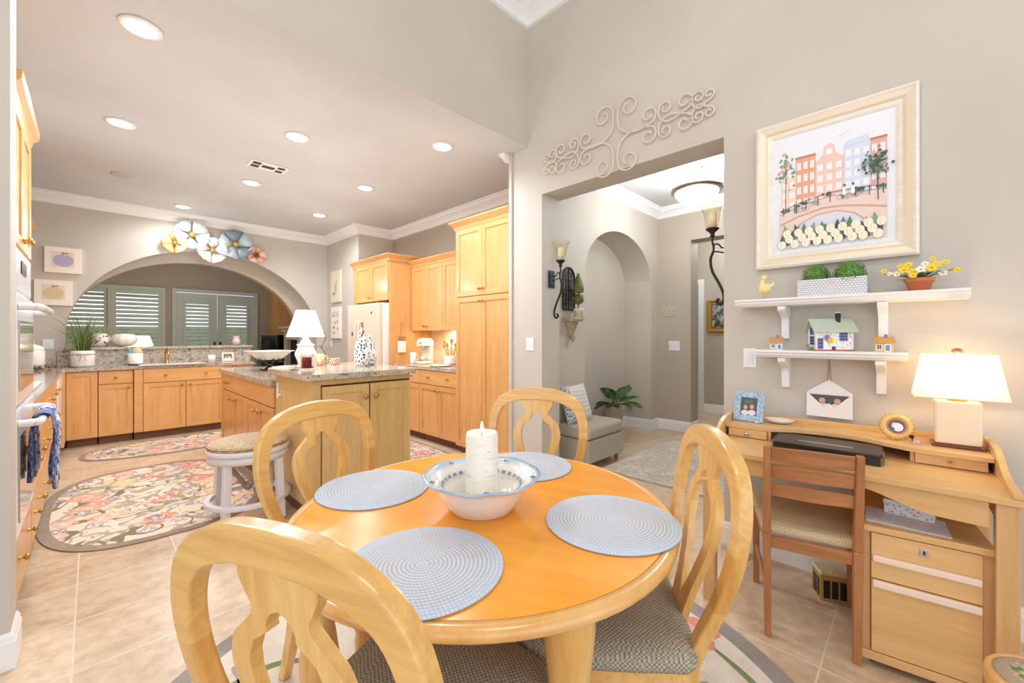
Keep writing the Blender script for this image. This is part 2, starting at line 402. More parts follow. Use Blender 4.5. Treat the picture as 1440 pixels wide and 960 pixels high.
# ext: +1 = outside corner, -1 = inside corner
crown((-.83, 7.4), (2.9, 7.4), (0, -1), 3.02, (-1, -1))
crown((2.9, 7.4), (2.9, 6.2), (-1, 0), 3.02, (-1, 1))
crown((2.9, 6.2), (3.51, 6.2), (0, -1), 3.02, (1, -1))
crown((3.51, 6.2), (3.51, 2.745), (-1, 0), 3.02, (-1, -1))
crown((3.51, 2.745), (2.7, 2.745), (0, 1), 3.02, (-1, 0), .7)
crown((-.83, 2.71), (-.83, 7.4), (1, 0), 3.02, (0, -1))
crown((-4.5, 2.53), (2.78, 2.53), (0, -1), 4.27, (0, -1), 1.35)
crown((2.78, 2.53), (2.78, -4), (-1, 0), 4.27, (-1, 0), 1.35)
crown((3.03, 2.6), (5.6, 2.6), (0, -1), 3.07, (0, -1))
crown((5.6, 2.6), (5.6, -2.1), (-1, 0), 3.07, (-1, 0))
BP = [(0, 0), (.016, 0), (.016, .105), (.012, .112), (.012, .125), (.004, .14), (0, .14)]
def baseb(p0, p1, nrm, ext=(0, 0)): return run(p0, p1, nrm, BP, TRIM, ext)
baseb((2.78, .857), (2.78, -4), (-1, 0), (1, 0))
baseb((2.78, 2.53), (2.78, 2.353), (-1, 0), (-1, 1))
baseb((2.78, 2.353), (3.03, 2.353), (0, -1), (1, 0))
baseb((-.225, 2.53), (-4.5, 2.53), (0, -1), (1, 0))
baseb((-.225, 2.71), (-.225, 2.53), (1, 0), (0, 1))
baseb((3.03, 2.6), (3.8, 2.6), (0, -1), (0, 0))
baseb((3.8, 3.0), (5.4, 3.0), (0, -1), (0, -1))
baseb((5.4, 3.0), (5.4, 2.6), (-1, 0), (-1, 1))
baseb((5.4, 2.6), (5.6, 2.6), (0, -1), (1, -1))
baseb((5.6, 2.6), (5.6, 2.14), (-1, 0), (-1, 1))
baseb((5.6, 2.14), (5.85, 2.14), (0, -1), (1, 0))
baseb((7.35, 2.6), (7.35, -2.1), (-1, 0))
baseb((3.51, 2.745), (2.78, 2.745), (0, 1))
# far hall door casing and door
b = MB(); b.box(7.3, 7.37, 2.58, 2.66, 0, 2.26); b.box(7.3, 7.37, 2.66, 3.1, 2.18, 2.26); struct(b.build('trim_door_casing', TRIM, bevel=.004))
b = MB(); b.box(7.38, 7.42, 2.66, 3.1, 0.01, 2.18, 0); b.box(7.37, 7.38, 2.7, 3.06, 1.25, 2.08); b.box(7.37, 7.38, 2.7, 3.06, .15, 1.1)
struct(b.build('door_1', TRIM, bevel=.003))

# family room window with shutters and french doors
def shutter_panel(b, x0, x1, z0, z1, y, st=.055, m=0):
    b.box(x0, x0+st, y-.018, y+.018, z0, z1, m); b.box(x1-st, x1, y-.018, y+.018, z0, z1, m)
    b.box(x0+st, x1-st, y-.018, y+.018, z0, z0+.1, m); b.box(x0+st, x1-st, y-.018, y+.018, z1-.09, z1, m)
    k = int((z1-z0-.2)/.085)
    for i in range(k):
        z = z0+.1+(i+.5)*(z1-z0-.19)/k
        b.prism([(y-.036, z-.034), (y-.03, z-.038), (y+.036, z+.03), (y+.03, z+.034)], 'x', x0+st, x1-st, m)
b = MB(); b.box(-.68, -.6, 12.55, 12.62, .8, 2.42); b.box(1.13, 1.2, 12.55, 12.62, .8, 2.42); b.box(-.6, 1.13, 12.55, 12.62, 2.34, 2.42); b.box(-.6, 1.13, 12.55, 12.62, .8, .88); b.box(.23, .31, 12.55, 12.62, .88, 2.34)
w1 = struct(b.build('window_1', SHUT, bevel=.004))
for x0, x1 in ((-.6, .23), (.31, 1.13)):
    b = MB(); shutter_panel(b, x0, x1, .88, 2.34, 12.6); struct(b.build('shutter', SHUT, w1))
struct(MB().box(-.6, 1.13, 12.68, 12.69, .85, 2.36).build('window_pane', GLASS, w1))
b = MB(); b.box(1.32, 1.4, 12.54, 12.62, 0, 2.43); b.box(3.02, 3.1, 12.54, 12.62, 0, 2.43); b.box(1.4, 3.02, 12.54, 12.62, 2.35, 2.43)
d2 = struct(b.build('door_2', SHUT, bevel=.004))
for x0, x1, hx in ((1.4, 2.205, 2.15), (2.215, 3.02, 2.27)):
    b = MB(); b.box(x0, x0+.15, 12.58, 12.63, .02, 2.34); b.box(x1-.15, x1, 12.58, 12.63, .02, 2.34); b.box(x0+.15, x1-.15, 12.58, 12.63, 2.14, 2.34); b.box(x0+.15, x1-.15, 12.58, 12.63, .02, .32)
    lf = struct(b.build('door_leaf', SHUT, d2, bevel=.003))
    b = MB(); shutter_panel(b, x0+.13, x1-.13, .3, 2.16, 12.565, .05); struct(b.build('shutter', SHUT, lf))
    struct(MB().box(x0+.15, x1-.15, 12.615, 12.62, .32, 2.14).build('window_pane', GLASS, lf))
    b = MB(); b.box(hx-.02, hx+.02, 12.555, 12.58, .92, 1.15); b.tube([(hx, 12.55, 1.03), (hx, 12.52, 1.03), (hx+(.1 if hx > 2.2 else -.1), 12.515, 1.03)], .01); struct(b.build('door_handle', DARK, lf))
# garden outside the family room
tag(MB().prism([(-9, 15), (12, 15), (12, 15.6), (-9, 15.6)], 'z', 0, 1.5).build('garden_hedge', leafy('hedge green', (70, 110, 60), (170, 196, 140), 8)), 'green garden hedge seen through the family room shutters', 'hedge')
struct(MB().box(-12, 14, 12.76, 24, -.12, -.02).build('ground', mat('patio stone', (200, 190, 170), .8)))

# recessed lights
BULB = mat('lit lens', (255, 250, 240), .5, emit=(255, 246, 232), es=20)
spots = [(.19, 3.08), (.16, 4.58), (1.24, 3.81), (2.223, 3.06), (1.25, 5.32), (2.223, 4.56), (.844, 6.95), (2.26, 6.05)]
clab = ['recessed ceiling light nearest the camera, above the range side', 'recessed ceiling light at left, above the big kitchen rug', 'recessed ceiling light above the front of the island',
        'recessed ceiling light nearest the pantry cabinet and soffit', 'recessed ceiling light just beyond the ceiling air vent', 'recessed ceiling light above the aisle by the fridge counter',
        'recessed ceiling light close to the crown above the metal flowers', 'recessed ceiling light farthest right, near the fridge corner']
LENERGY = 13
root = None
for (x, y), lb in zip(spots, clab):
    if root is None:
        root = thing('recessed_light', lb, 'ceiling light', (x, y, 3.02), 0, 'kitchen recessed ceiling lights')
        MB().lathe([(.07, -.001), (.095, -.001), (.098, -.008), (.072, -.012), (.07, -.001)], seg=32, cap=False).build('trim_ring', TRIM, root)
        MB().lathe([(.001, -.004), (.07, -.004), (.07, -.002), (.001, -.002)], seg=32, cap=False).build('lens', BULB, root)
    else: dup(root, (x, y, 3.02), None, lb)
    lamp('SPOT', 'can_light', (x, y, 2.99), LENERGY*2.4, size=.07, spot=165); lamp('POINT', 'ceiling_fill', (x, y, 2.1), LENERGY*.42, (240, 245, 255), size=.05)  # the point lamp has no fixture, added below each can to brighten the ceiling
# speaker disc and vent
t = thing('ceiling_speaker', 'small round flush ceiling disc without light', 'speaker', (.23, 6.05, 3.02))
MB().lathe([(.001, -.01), (.08, -.01), (.1, -.004), (.1, -.0005)], seg=32).build('grille', mat('speaker grey', (196, 190, 180), .6), t)
t = thing('ceiling_vent', 'white rectangular ceiling air vent with dark openings', 'vent', (1.25, 4.69, 3.02), 0)
b = MB(); b.box(-.17, .17, -.1, .1, -.012, -.001); b.build('frame', TRIM, t, bevel=.004)
b = MB()
for x0, x1, y0, y1 in ((-.145, -.075, .01, .08), (-.145, -.075, -.08, -.01), (-.055, .055, -.035, .04), (.075, .14, .02, .08), (.075, .14, -.08, -.02)):
    for i in range(4): b.box(x0, x1, y0+i*(y1-y0)/4, y0+(i+.6)*(y1-y0)/4, -.0145, -.0125)
b.build('louver', mat('vent dark', (70, 66, 62), .6), t)

# hall pendant light
t = thing('pendant_light', 'semi flush ceiling light with white glass bowl and bronze rim', 'ceiling light', (4.45, 1.64, 0))
MB().lathe([(.001, 3.069), (.075, 3.069), (.075, 3.055), (.05, 3.04), (.02, 3.03), (.001, 3.03)], seg=24, cap=False).build('canopy', mat('brushed bronze', (150, 138, 118), .3, .7), t)
b = MB(); b.cyl((0,0,0), .009, 2.86, 3.04, 10)
for k in range(3):
    a = 2*PI*k/3+.4; b.tube(smooth_line([(0, 0, 3.0), (.07*math.cos(a), .07*math.sin(a), 2.97), (.15*math.cos(a), .15*math.sin(a), 2.9), (.235*math.cos(a), .235*math.sin(a), 2.845)], 5), .006, 6)
    b.ball((.255*math.cos(a), .255*math.sin(a), 2.83), .012)
b.build('stem', MATS['brushed bronze'], t)
MB().lathe([(.215, 2.81), (.25, 2.815), (.255, 2.83), (.25, 2.845), (.235, 2.85), (.215, 2.84)], seg=40, cap=False).build('rim', MATS['brushed bronze'], t)
MB().lathe([(.22, 2.83), (.21, 2.79), (.16, 2.73), (.12, 2.68), (.07, 2.655), (.02, 2.65)], seg=40, cap=False).build('glass_bowl', mat('lit alabaster', (255, 250, 242), .4, emit=(255, 248, 236), es=5), t)
MB().lathe([(.001, 2.62), (.012, 2.625), (.03, 2.65), (.025, 2.66)], seg=16, cap=False).build('finial', MATS['brushed bronze'], t)
lamp('POINT', 'hall_light', (4.45, 1.64, 2.92), 16, size=.12)
lamp('POINT', 'hall_light_low', (4.45, 1.64, 2.55), 26, size=.15)
lamp('POINT', 'far_hall_light', (6.6, 1.9, 2.8), 26, size=.2)
lamp('POINT', 'family_light', (1.5, 10.4, 2.7), 21, size=.3)
# ------------------------------------------------------------------ kitchen cabinets
def knob(parent, x, z, y=-.021, r=.015):
    R = Matrix.Rotation(PI/2, 4, 'X')
    b = MB(); b.lathe([(.011, 0), (.011, .003), (.006, .006), (.005, .016), (r, .022), (r*1.05, .028), (r*.7, .034), (.001, .036)], (x, y, z), 12, rot=R)
    return b.build('knob', BRASS, parent)
def front(parent, kind, x0, x1, z0, z1, knobs, m=None, kr=.015):
    g = .0018; x0 += g; x1 -= g; z0 += g; z1 -= g; b = MB()
    if kind == 'door':
        s = .055
        b.box(x0, x0+s, -.021, -.001, z0, z1); b.box(x1-s, x1, -.021, -.001, z0, z1)
        b.box(x0+s, x1-s, -.021, -.001, z0, z0+s, 1); b.box(x0+s, x1-s, -.021, -.001, z1-s, z1, 1)
        b.box(x0+s-.001, x1-s+.001, -.012, -.002, z0+s-.001, z1-s+.001, 0)
        o = b.build('door', [m or CAB, (CABH if m is None else m)], parent, bevel=.0015, seg=1)
    else:
        b.box(x0, x1, -.021, -.001, z0, z1); o = b.build('drawer', CABH if m is None else m, parent, bevel=.003)
    for kx, kz in knobs: knob(o, kx, kz, r=kr)
    return o
def cabinet(name, label, cat, loc, rz, w, d, z0, z1, fronts, toe=True, crown_=0, m=None, group=None, kr=.015):
    t = thing(name, label, cat, loc, rz, group)
    b = MB(); b.box(0, w, 0, d, z0, z1); b.build('body', m or CAB, t, bevel=.001, seg=1)
    if toe: MB().box(.005, w-.005, .055, d-.01, 0, z0-.001).build('toe_kick', TOE, t)
    for f in fronts: front(t, *f, m=m, kr=kr)
    if crown_:
        pr = [(0, 0), (-.02, 0), (-.028, .03), (-.055, .06), (-.07, .075), (-.07, .09), (0, .09)]
        b = MB(); z = z1+.001
        l, r = crown_ if isinstance(crown_, tuple) else (1, 1)
        # front run, with mitred returns on the open sides
        L = [( -o*l*-1*-1 if False else (o*l), o, z+h) for o, h in pr]
        def prof(x, sgn): return [(x+(o*sgn), o, z+h) for o, h in pr]
        k = len(pr); vs = prof(0, 1 if l else 0)+prof(w, -1 if r else 0)
        b.add(vs, [tuple(range(k)), tuple(range(k, 2*k))]+[(i, (i+1) % k, k+(i+1) % k, k+i) for i in range(k)])
        for side, x in ((l, 0), (r, w)):
            if side:
                sg = 1 if x == 0 else -1
                vs = [(x+o*sg, o, z+h) for o, h in pr]+[(x+o*sg, d, z+h) for o, h in pr]
                b.add(vs, [tuple(range(k)), tuple(range(k, 2*k))]+[(i, (i+1) % k, k+(i+1) % k, k+i) for i in range(k)])
        b.box(0, w, 0, d, z, z+.012)
        b.build('crown_moulding', CABH, t)
    return t
# back run (faces -Y), front plane Y 6.93
def K(x, z): return (x, z)
cabinet('base_cabinet', 'maple corner base cabinet with one plain tall door beside the dishwasher', 'cabinet', (-.21, 6.93, 0), 0, .255, .44, .1, .885, [('door', 0, .255, .1, .88, [])])
cabinet('base_cabinet', 'narrow maple base cabinet with drawer and door, left of the sink', 'cabinet', (.05, 6.93, 0), 0, .305, .44, .1, .885,
        [('drawer', 0, .305, .72, .88, [(.15, .8)]), ('door', 0, .305, .1, .715, [(.265, .67)])])
cabinet('sink_cabinet', 'wide maple sink cabinet with two doors below a false drawer front', 'cabinet', (.36, 6.9, 0), 0, 1.02, .47, .1, .885,
        [('drawer', 0, .082, .1, .88, []), ('drawer', .085, .93, .71, .88, [(.3, .8), (.72, .8)]), ('door', .085, .505, .1, .705, [(.465, .66)]), ('door', .51, .93, .1, .705, [(.55, .66)])])
cabinet('base_cabinet', 'short maple base cabinet at the right end of the sink counter', 'cabinet', (1.385, 6.93, 0), 0, .26, .44, .1, .885, [('drawer', 0, .26, .72, .88, [(.13, .8)]), ('door', 0, .26, .1, .715, [(.04, .67)])])
# left run (faces +X), front plane X -.26
def leftcab(y0, y1, label, fr, name='base_cabinet'):
    return cabinet(name, label, 'cabinet', (-.26, y0, 0), 90, y1-y0, .56, .1, .885, fr)
w = .62
leftcab(3.56, 4.18, 'maple drawer cabinet just beyond the oven tower', [('drawer', 0, w, .72, .88, [(.15, .8), (.47, .8)]), ('drawer', 0, w, .42, .715, [(.15, .57), (.47, .57)]), ('drawer', 0, w, .1, .415, [(.15, .26), (.47, .26)])])
leftcab(4.185, 5.1, 'wide maple drawer cabinet beneath the cooktop', [('drawer', 0, .915, .72, .88, [(.2, .8), (.7, .8)]), ('drawer', 0, .915, .42, .715, [(.2, .57), (.7, .57)]), ('drawer', 0, .915, .1, .415, [(.2, .26), (.7, .26)])])
leftcab(5.105, 5.9, 'maple drawer cabinet between cooktop and dishwasher', [('drawer', 0, .795, .72, .88, [(.2, .8), (.6, .8)]), ('drawer', 0, .795, .42, .715, [(.2, .57), (.6, .57)]), ('drawer', 0, .795, .1, .415, [(.2, .26), (.6, .26)])])
t = thing('dishwasher', 'white built-in dishwasher at the far left kitchen corner', 'dishwasher', (-.26, 5.91, 0), 90)
APPL = mat('white appliance enamel', (240, 240, 242), .2, coat=.3)
MB().box(0, .6, 0, .56, .1, .885).build('body', APPL, t); MB().box(.003, .597, -.03, -.001, .12, .76).build('door', APPL, t, bevel=.004)
MB().box(.003, .597, -.035, -.001, .765, .88).build('control_panel', APPL, t, bevel=.004); MB().box(.01, .59, .04, .5, .0, .099).build('toe_kick', TOE, t)
struct(MB().box(-.26, -.212, 6.515, 7.39, .1, .885).build('trim_corner_filler', CAB))
# counters
def slab(pts, z0, z1, name, label, m=GRAN, bev=.012):
    b = MB(); b.prism(pts, 'z', z0, z1); return tag(b.build(name, m, bevel=bev, seg=3), label, 'countertop')
slab([(-.825, 3.56), (-.23, 3.56), (-.23, 6.88), (1.67, 6.88), (1.67, 7.375), (-.825, 7.375)], .886, .925, 'granite_countertop', 'beige granite counter wrapping from the oven tower past the sink')
struct(MB().box(-.3, 1.72, 7.372, 7.398, .926, 1.124).build('trim_backsplash', GRANG))
struct(MB().box(-.825, -.8, 3.6, 7.37, .926, 1.03).build('trim_backsplash_left', GRAN))
struct(MB().box(-.79, -.305, 7.374, 7.398, .926, 1.03).build('trim_backsplash_corner', GRANG))
slab([(-.235, 7.33), (1.74, 7.33), (1.74, 7.9), (-.235, 7.9)], 1.126, 1.156, 'granite_ledge', 'raised granite ledge on the low wall under the big arch', GRAN, .01)
# cooktop
t = thing('cooktop', 'white gas cooktop set in the left counter', 'cooktop', (-.53, 4.6, .926), 0)
MB().box(-.25, .25, -.4, .4, 0, .012).build('glass_plate', APPL, t, bevel=.004)
for cx, cy in ((-.12, -.22), (.12, -.22), (-.12, .22), (.12, .22)):
    b = MB(); b.cyl((cx, cy, 0), .045, .013, .028, 20)
    for k in range(4):
        a = PI/4+k*PI/2; b.bar((cx+.03*math.cos(a), cy+.03*math.sin(a), .035), (cx+.11*math.cos(a), cy+.11*math.sin(a), .035), .01, .012); b.bar((cx+.108*math.cos(a), cy+.108*math.sin(a), .0135), (cx+.108*math.cos(a), cy+.108*math.sin(a), .036), .01, .01)
    b.build('burner', mat('burner grey', (120, 120, 124), .4, .5), t)
# oven tower (faces +X) Y 2.75..3.54
t = thing('oven_tower', 'tall maple cabinet tower with built-in white double oven', 'oven cabinet', (-.26, 2.76, 0), 90)
b = MB(); b.box(0, .79, .02, .565, .1, 2.36); b.box(0, .02, 0, .02, .1, 2.36); b.box(.77, .79, 0, .02, .1, 2.36); b.build('body', CAB, t)
front(t, 'door', .02, .395, 1.72, 2.36, [(.36, 1.77)]); front(t, 'door', .395, .77, 1.72, 2.36, [(.43, 1.77)])
front(t, 'drawer', .02, .77, .1, .38, [(.2, .27), (.6, .27)])
pr = [(0, 0), (-.02, 0), (-.025, .03), (-.045, .055), (-.05, .09), (0, .09)]; k = len(pr)
b = MB(); vs = [(0, o, 2.361+h) for o, h in pr]+[(.79-o, o, 2.361+h) for o, h in pr]; b.add(vs, [tuple(range(k)), tuple(range(k, 2*k))]+[(i, (i+1) % k, k+(i+1) % k, k+i) for i in range(k)])
vs = [(.79-o, o, 2.361+h) for o, h in pr]+[(.79-o, .56, 2.361+h) for o, h in pr]; b.add(vs, [tuple(range(k)), tuple(range(k, 2*k))]+[(i, (i+1) % k, k+(i+1) % k, k+i) for i in range(k)])
b.box(0, .79, 0, .56, 2.361, 2.38); b.build('crown_moulding', CABH, t)
OVG = mat('oven glass', (190, 180, 170), .05, .3, coat=.8)
ov = MB().box(.025, .765, -.02, .015, 1.5, 1.71).build('control_panel', APPL, t, bevel=.01)
MB().box(.3, .5, -.024, -.021, 1.6, 1.66).build('display', BLACK, ov)
for z0, z1 in ((.99, 1.49), (.4, .97)):
    dr = MB().box(.025, .765, -.03, .015, z0, z1).build('oven_door', APPL, t, bevel=.008)
    MB().box(.1, .69, -.034, -.031, z0+.06, z1-.12).build('door_glass', OVG, dr)
    b = MB(); zh = z1-.06; b.tube(smooth_line([(.07, -.03, zh), (.08, -.075, zh), (.14, -.095, zh), (.65, -.095, zh), (.71, -.075, zh), (.72, -.03, zh)], 5), .017, 10); b.build('handle', APPL, dr)
# towels hanging on the lower oven handle
m, nt, bs = newmat('blue plaid towel'); v = coords(nt, (1, 1, 1))
n = noise(nt, v, 38, 3, .7, .6); nt.links.new(ramp(nt, n.outputs['Fac'], [(.36, (44, 62, 110)), (.46, (96, 118, 160)), (.52, (222, 208, 214)), (.62, (240, 236, 240))]), bs.inputs['Base Color']); bs.inputs['Roughness'].default_value = .9
m2, nt, bs = newmat('blue ikat towel'); v = coords(nt, (1, 1, .5))
n = noise(nt, v, 60, 3, .7, .6); nt.links.new(ramp(nt, n.outputs['Fac'], [(.4, (40, 62, 120)), (.55, (120, 140, 184)), (.68, (226, 216, 222))]), bs.inputs['Base Color']); bs.inputs['Roughness'].default_value = .9
def towel(name, label, y0, y1, zb, zf, m_):
    # draped over the bar at X -.165, Z .91
    b = MB(); n = 14; prof = [(-.205, zb)]
    prof += [(-.203+.0, zb+(.90-zb)*i/5) for i in range(1, 5)] + [(-.196, .92), (-.18, .935), (-.162, .938), (-.145, .932), (-.135, .915)] + [(-.132+.006*math.sin(i), .9-(.9-zf)*i/6) for i in range(1, 7)]
    vs = []
    for j in range(n+1):
        t_ = j/n
        for (x, z) in prof:
            sag = max(0, (.93-z))
            w_ = 1-.25*min(1, sag/.3)*0
            vs.append((x+.010*math.sin(t_*PI*5+.6)*min(1, sag*5), y0+(y1-y0)*(.5+(t_-.5)*w_), z-.01*math.sin(t_*7)*min(1, sag*4)))
    k = len(prof); b.add(vs, [(j*k+i, j*k+i+1, (j+1)*k+i+1, (j+1)*k+i) for j in range(n) for i in range(k-1)], 0, True)
    return tag(b.build(name, m_, solid=.004), label, 'towel')
towel('dish_towel', 'dark blue patterned dish towel on the lower oven handle, nearer one', 2.93, 3.1, .62, .60, m2)
towel('dish_towel', 'blue and white dish towel on the lower oven handle, farther one', 3.13, 3.32, .6, .52, m)
# upper cabinet behind the tower, left wall
cabinet('upper_cabinet', 'maple wall cabinet above the left counter, beyond the tower', 'cabinet', (-.5, 5.3, 0), 90, 1.55, .32, 1.42, 2.40, [('door', 0, .5, 1.42, 2.4, [(.46, 1.48)]), ('door', .5, 1.0, 1.42, 2.4, [(.54, 1.48)]), ('door', 1.0, 1.55, 1.42, 2.4, [(1.05, 1.48)])], False, (0, 1))

# right run (faces -X): local x runs toward -Y
cabinet('pantry_cabinet', 'tall maple pantry cabinet with two upper and two lower doors', 'cabinet', (2.82, 3.61, 0), -90, .86, .68, .1, 2.45,
        [('door', 0, .43, .1, 1.715, [(.4, 1.66)]), ('door', .43, .86, .1, 1.715, [(.46, 1.66)]), ('door', 0, .43, 1.72, 2.45, [(.4, 1.79)]), ('door', .43, .86, 1.72, 2.45, [(.46, 1.79)])], True, (1, 0))
cabinet('upper_cabinet', 'maple wall cabinet pair above the coffee counter, next to fridge panel', 'cabinet', (3.17, 5.07, 0), -90, .725, .335, 1.37, 2.25, [('door', 0, .36, 1.37, 2.25, [(.32, 1.43)]), ('door', .36, .725, 1.37, 2.25, [(.4, 1.43)])], False, (0, 0))
cabinet('upper_cabinet', 'maple wall cabinet pair above the coffee counter, next to the pantry', 'cabinet', (3.17, 4.34, 0), -90, .725, .335, 1.37, 2.25, [('door', 0, .36, 1.37, 2.25, [(.32, 1.43)]), ('door', .36, .725, 1.37, 2.25, [(.4, 1.43)])], False, (0, 0))
cabinet('base_cabinet', 'maple base cabinet with wide drawer and two doors, beside the pantry', 'cabinet', (2.87, 4.40, 0), -90, .78, .63, .1, .885,
        [('drawer', 0, .78, .71, .88, [(.2, .8), (.58, .8)]), ('door', 0, .39, .1, .705, [(.35, .65)]), ('door', .39, .78, .1, .705, [(.43, .65)])])
cabinet('base_cabinet', 'maple base cabinet between fridge panel and wide drawer unit', 'cabinet', (2.87, 5.07, 0), -90, .665, .63, .1, .885, [('drawer', 0, .33, .71, .88, [(.17, .8)]), ('drawer', .33, .665, .71, .88, [(.5, .8)]), ('door', 0, .33, .1, .705, [(.29, .65)]), ('door', .33, .665, .1, .705, [(.37, .65)])])
slab([(2.84, 3.615), (3.505, 3.615), (3.505, 5.075), (2.84, 5.075)], .886, .925, 'granite_countertop', 'beige granite coffee counter under the lit wall cabinets')
struct(MB().box(3.488, 3.508, 3.62, 5.07, .926, 1.369).build('trim_backsplash_right', mat('cream backsplash', (236, 222, 196), .4)))
# fridge surround
t = thing('fridge_surround', 'maple cabinet over the fridge with full-height side panel', 'cabinet', (2.82, 6.19, 0), -90)
b = MB(); b.box(1.09, 1.115, 0, .68, 0, 2.32); b.box(0, 1.09, 0, .68, 1.79, 2.32); b.build('body', CAB, t)
front(t, 'door', .12, .60, 1.79, 2.32, [(.56, 1.85)]); front(t, 'door', .60, 1.085, 1.79, 2.32, [(.64, 1.85)])
pr = [(0, 0), (-.02, 0), (-.028, .03), (-.055, .06), (-.07, .075), (-.07, .09), (0, .09)]; k = len(pr)
b = MB(); z = 2.321; W_ = 1.115
vs = [(0, o, z+h) for o, h in pr]+[(W_-o, o, z+h) for o, h in pr]; b.add(vs, [tuple(range(k)), tuple(range(k, 2*k))]+[(i, (i+1) % k, k+(i+1) % k, k+i) for i in range(k)])
vs = [(W_-o, o, z+h) for o, h in pr]+[(W_-o, .68, z+h) for o, h in pr]; b.add(vs, [tuple(range(k)), tuple(range(k, 2*k))]+[(i, (i+1) % k, k+(i+1) % k, k+i) for i in range(k)])
b.box(0, W_, 0, .68, z, z+.012); b.build('crown_moulding', CABH, t)
# uppers crown
for o_, (y0, y1) in zip((0, 1), ((5.07, 4.345), (4.34, 3.615))):
    pass
b = MB(); vs = [(3.17+o, 5.07, 2.252+h) for o, h in pr]+[(3.17+o, 3.615, 2.252+h) for o, h in pr]; b.add(vs, [tuple(range(k)), tuple(range(k, 2*k))]+[(i, (i+1) % k, k+(i+1) % k, k+i) for i in range(k)])
b.box(3.17, 3.505, 3.615, 5.07, 2.252, 2.262); struct(b.build('trim_cabinet_crown', CABH))
# fridge
t = thing('refrigerator', 'cream side-by-side refrigerator standing in the maple surround', 'refrigerator', (2.66, 6.04, 0), -90)
FR = mat('almond fridge enamel', (224, 210, 186), .3, coat=.2); FS = mat('fridge side white', (236, 236, 232), .3, coat=.2)
MB().box(0, .93, .07, .80, .03, 1.75).build('body', FS, t, bevel=.01)
for x0, x1, hx in ((.002, .40, .36), (.406, .928, .45)):
    dr = MB().box(x0, x1, 0, .065, .08, 1.745).build('door', FR, t, bevel=.012)
    b = MB(); b.tube(smooth_line([(hx, -.001, .75), (hx, -.045, .8), (hx, -.05, 1.1), (hx, -.045, 1.45), (hx, -.001, 1.5)], 5), .012, 8); b.build('handle', FR, dr)
b = MB(); b.box(.15, .19, -.004, -.0005, 1.3, 1.35); b.build('magnet', mat('dark magnet', (70, 64, 60), .5), t)
b = MB(); b.box(.74, .77, -.004, -.0005, 1.60, 1.63); b.build('magnet', MATS['dark magnet'], t)

# ------------------------------------------------------------------ island
t = cabinet('kitchen_island', 'lower part of the maple island with drawers over doors', 'kitchen island', (1.05, 5.66, 0), -90, 1.925, .78, .1, .885,
    [('drawer', 0, .565, .71, .88, [(.28, .795)]), ('drawer', .57, 1.07, .71, .88, [(.3, .795)]), ('drawer', 1.075, 1.92, .71, .88, [(.42, .795+0), ]),
     ('door', 0, .565, .1, .705, [(.5, .63)]), ('door', .57, 1.07, .1, .705, [(.64, .63)]), ('door', 1.075, 1.495, .1, .705, [(1.44, .63)]), ('door', 1.5, 1.92, .1, .705, [(1.56, .63)])], kr=.016)
for o in t.children:
    if o.name.startswith('drawer'):
        pass
slab([(1.01, 5.7), (1.01, 3.742), (1.87, 3.742), (1.87, 5.7)], .886, .925, 'granite_countertop', 'grey and beige granite top on the lower island, under the pedestal bowl', GRAN)
t = thing('island_bar', 'raised front section of the island with two yellow maple doors', 'kitchen island', (1.05, 2.95, 0), 0)
b = MB(); b.box(0, .77, 0, .78, .09, .995); b.build('body', ISL, t, bevel=.002)
MB().box(.02, .75, .05, .76, 0, .089).build('toe_kick', TOE, t)
dk = mat('shadow gap brown', (70, 48, 30), .8)
MB().box(.062, .762, -.0015, -.0002, .1, .955).build('gap', dk, t)
for x0, x1, kx in ((.065, .408, .37), (.416, .759, .455)):
    g = front(t, 'door', x0, x1, .11, .945, [], m=ISL); knob(g, kx, .85, -.021, .02)
slabm = [(1.0, 2.93), (1.02, 2.9), (1.84, 2.9), (1.87, 2.93), (1.88, 3.2), (1.88, 4.0), (1.85, 4.06), (1.26, 4.06), (1.2, 4.03), (1.01, 3.8), (1.0, 3.75)]
b = MB(); b.prism(smooth_line(slabm, 1, True), 'z', .996, 1.036); tag(b.build('granite_bar_top', GRANG, bevel=.016, seg=4), 'thick grey granite slab on the raised island bar', 'countertop')
t = tag(MB().box(-.004, -.0005, -.02, .02, -.06, .06).box(-.012, -.004, -.035, -.015, -.012, .004).box(-.012, -.004, -.1, -.02, -.035, -.022).build('child_lock', TRIM), 'small white plastic child lock on the island side by the drawers', 'child lock', loc=(1.05, 3.68, .86))
# plain side of bar carries knob-like pull
# ------------------------------------------------------------------ rugs
def oval(cx, cy, a, b, n=64, p=2.0):
    out = []
    for i in range(n):
        t_ = 2*PI*i/n; c, s_ = math.cos(t_), math.sin(t_)
        out.append((cx+a*math.copysign(abs(c)**(2/p), c), cy+b*math.copysign(abs(s_)**(2/p), s_)))
    return out
def rug(name, label, outer, inner, z0, m_in, m_b, extra=None):
    b = MB(); b.prism(inner, 'z', z0+.001, z0+.009, 0)
    n = len(outer); vs = [(x, y, z) for pts, z in ((outer, z0), (outer, z0+.0078), (inner, z0+.0078), (inner, z0)) for x, y in pts]
    fs = [(k*n+i, k*n+(i+1) % n, (k+1)*n+(i+1) % n, (k+1)*n+i) for k in range(3) for i in range(n)]
    b.add(vs, fs, 1)
    mats = [m_in, m_b]
    if extra: mats += extra(b)
    return tag(b.build(name, mats), label, 'rug')
BORD = plainrug('taupe rug binding', (150, 134, 116), (166, 150, 132), 90, .4)
RUGF = floral('floral hooked rug', scale=1.0)
rug('floral_rug', 'big oval floral rug on the kitchen floor beside the range', oval(.385, 4.45, .655, .99, 80, 2.9), oval(.385, 4.45, .595, .93, 80, 2.9), 0, RUGF, BORD)
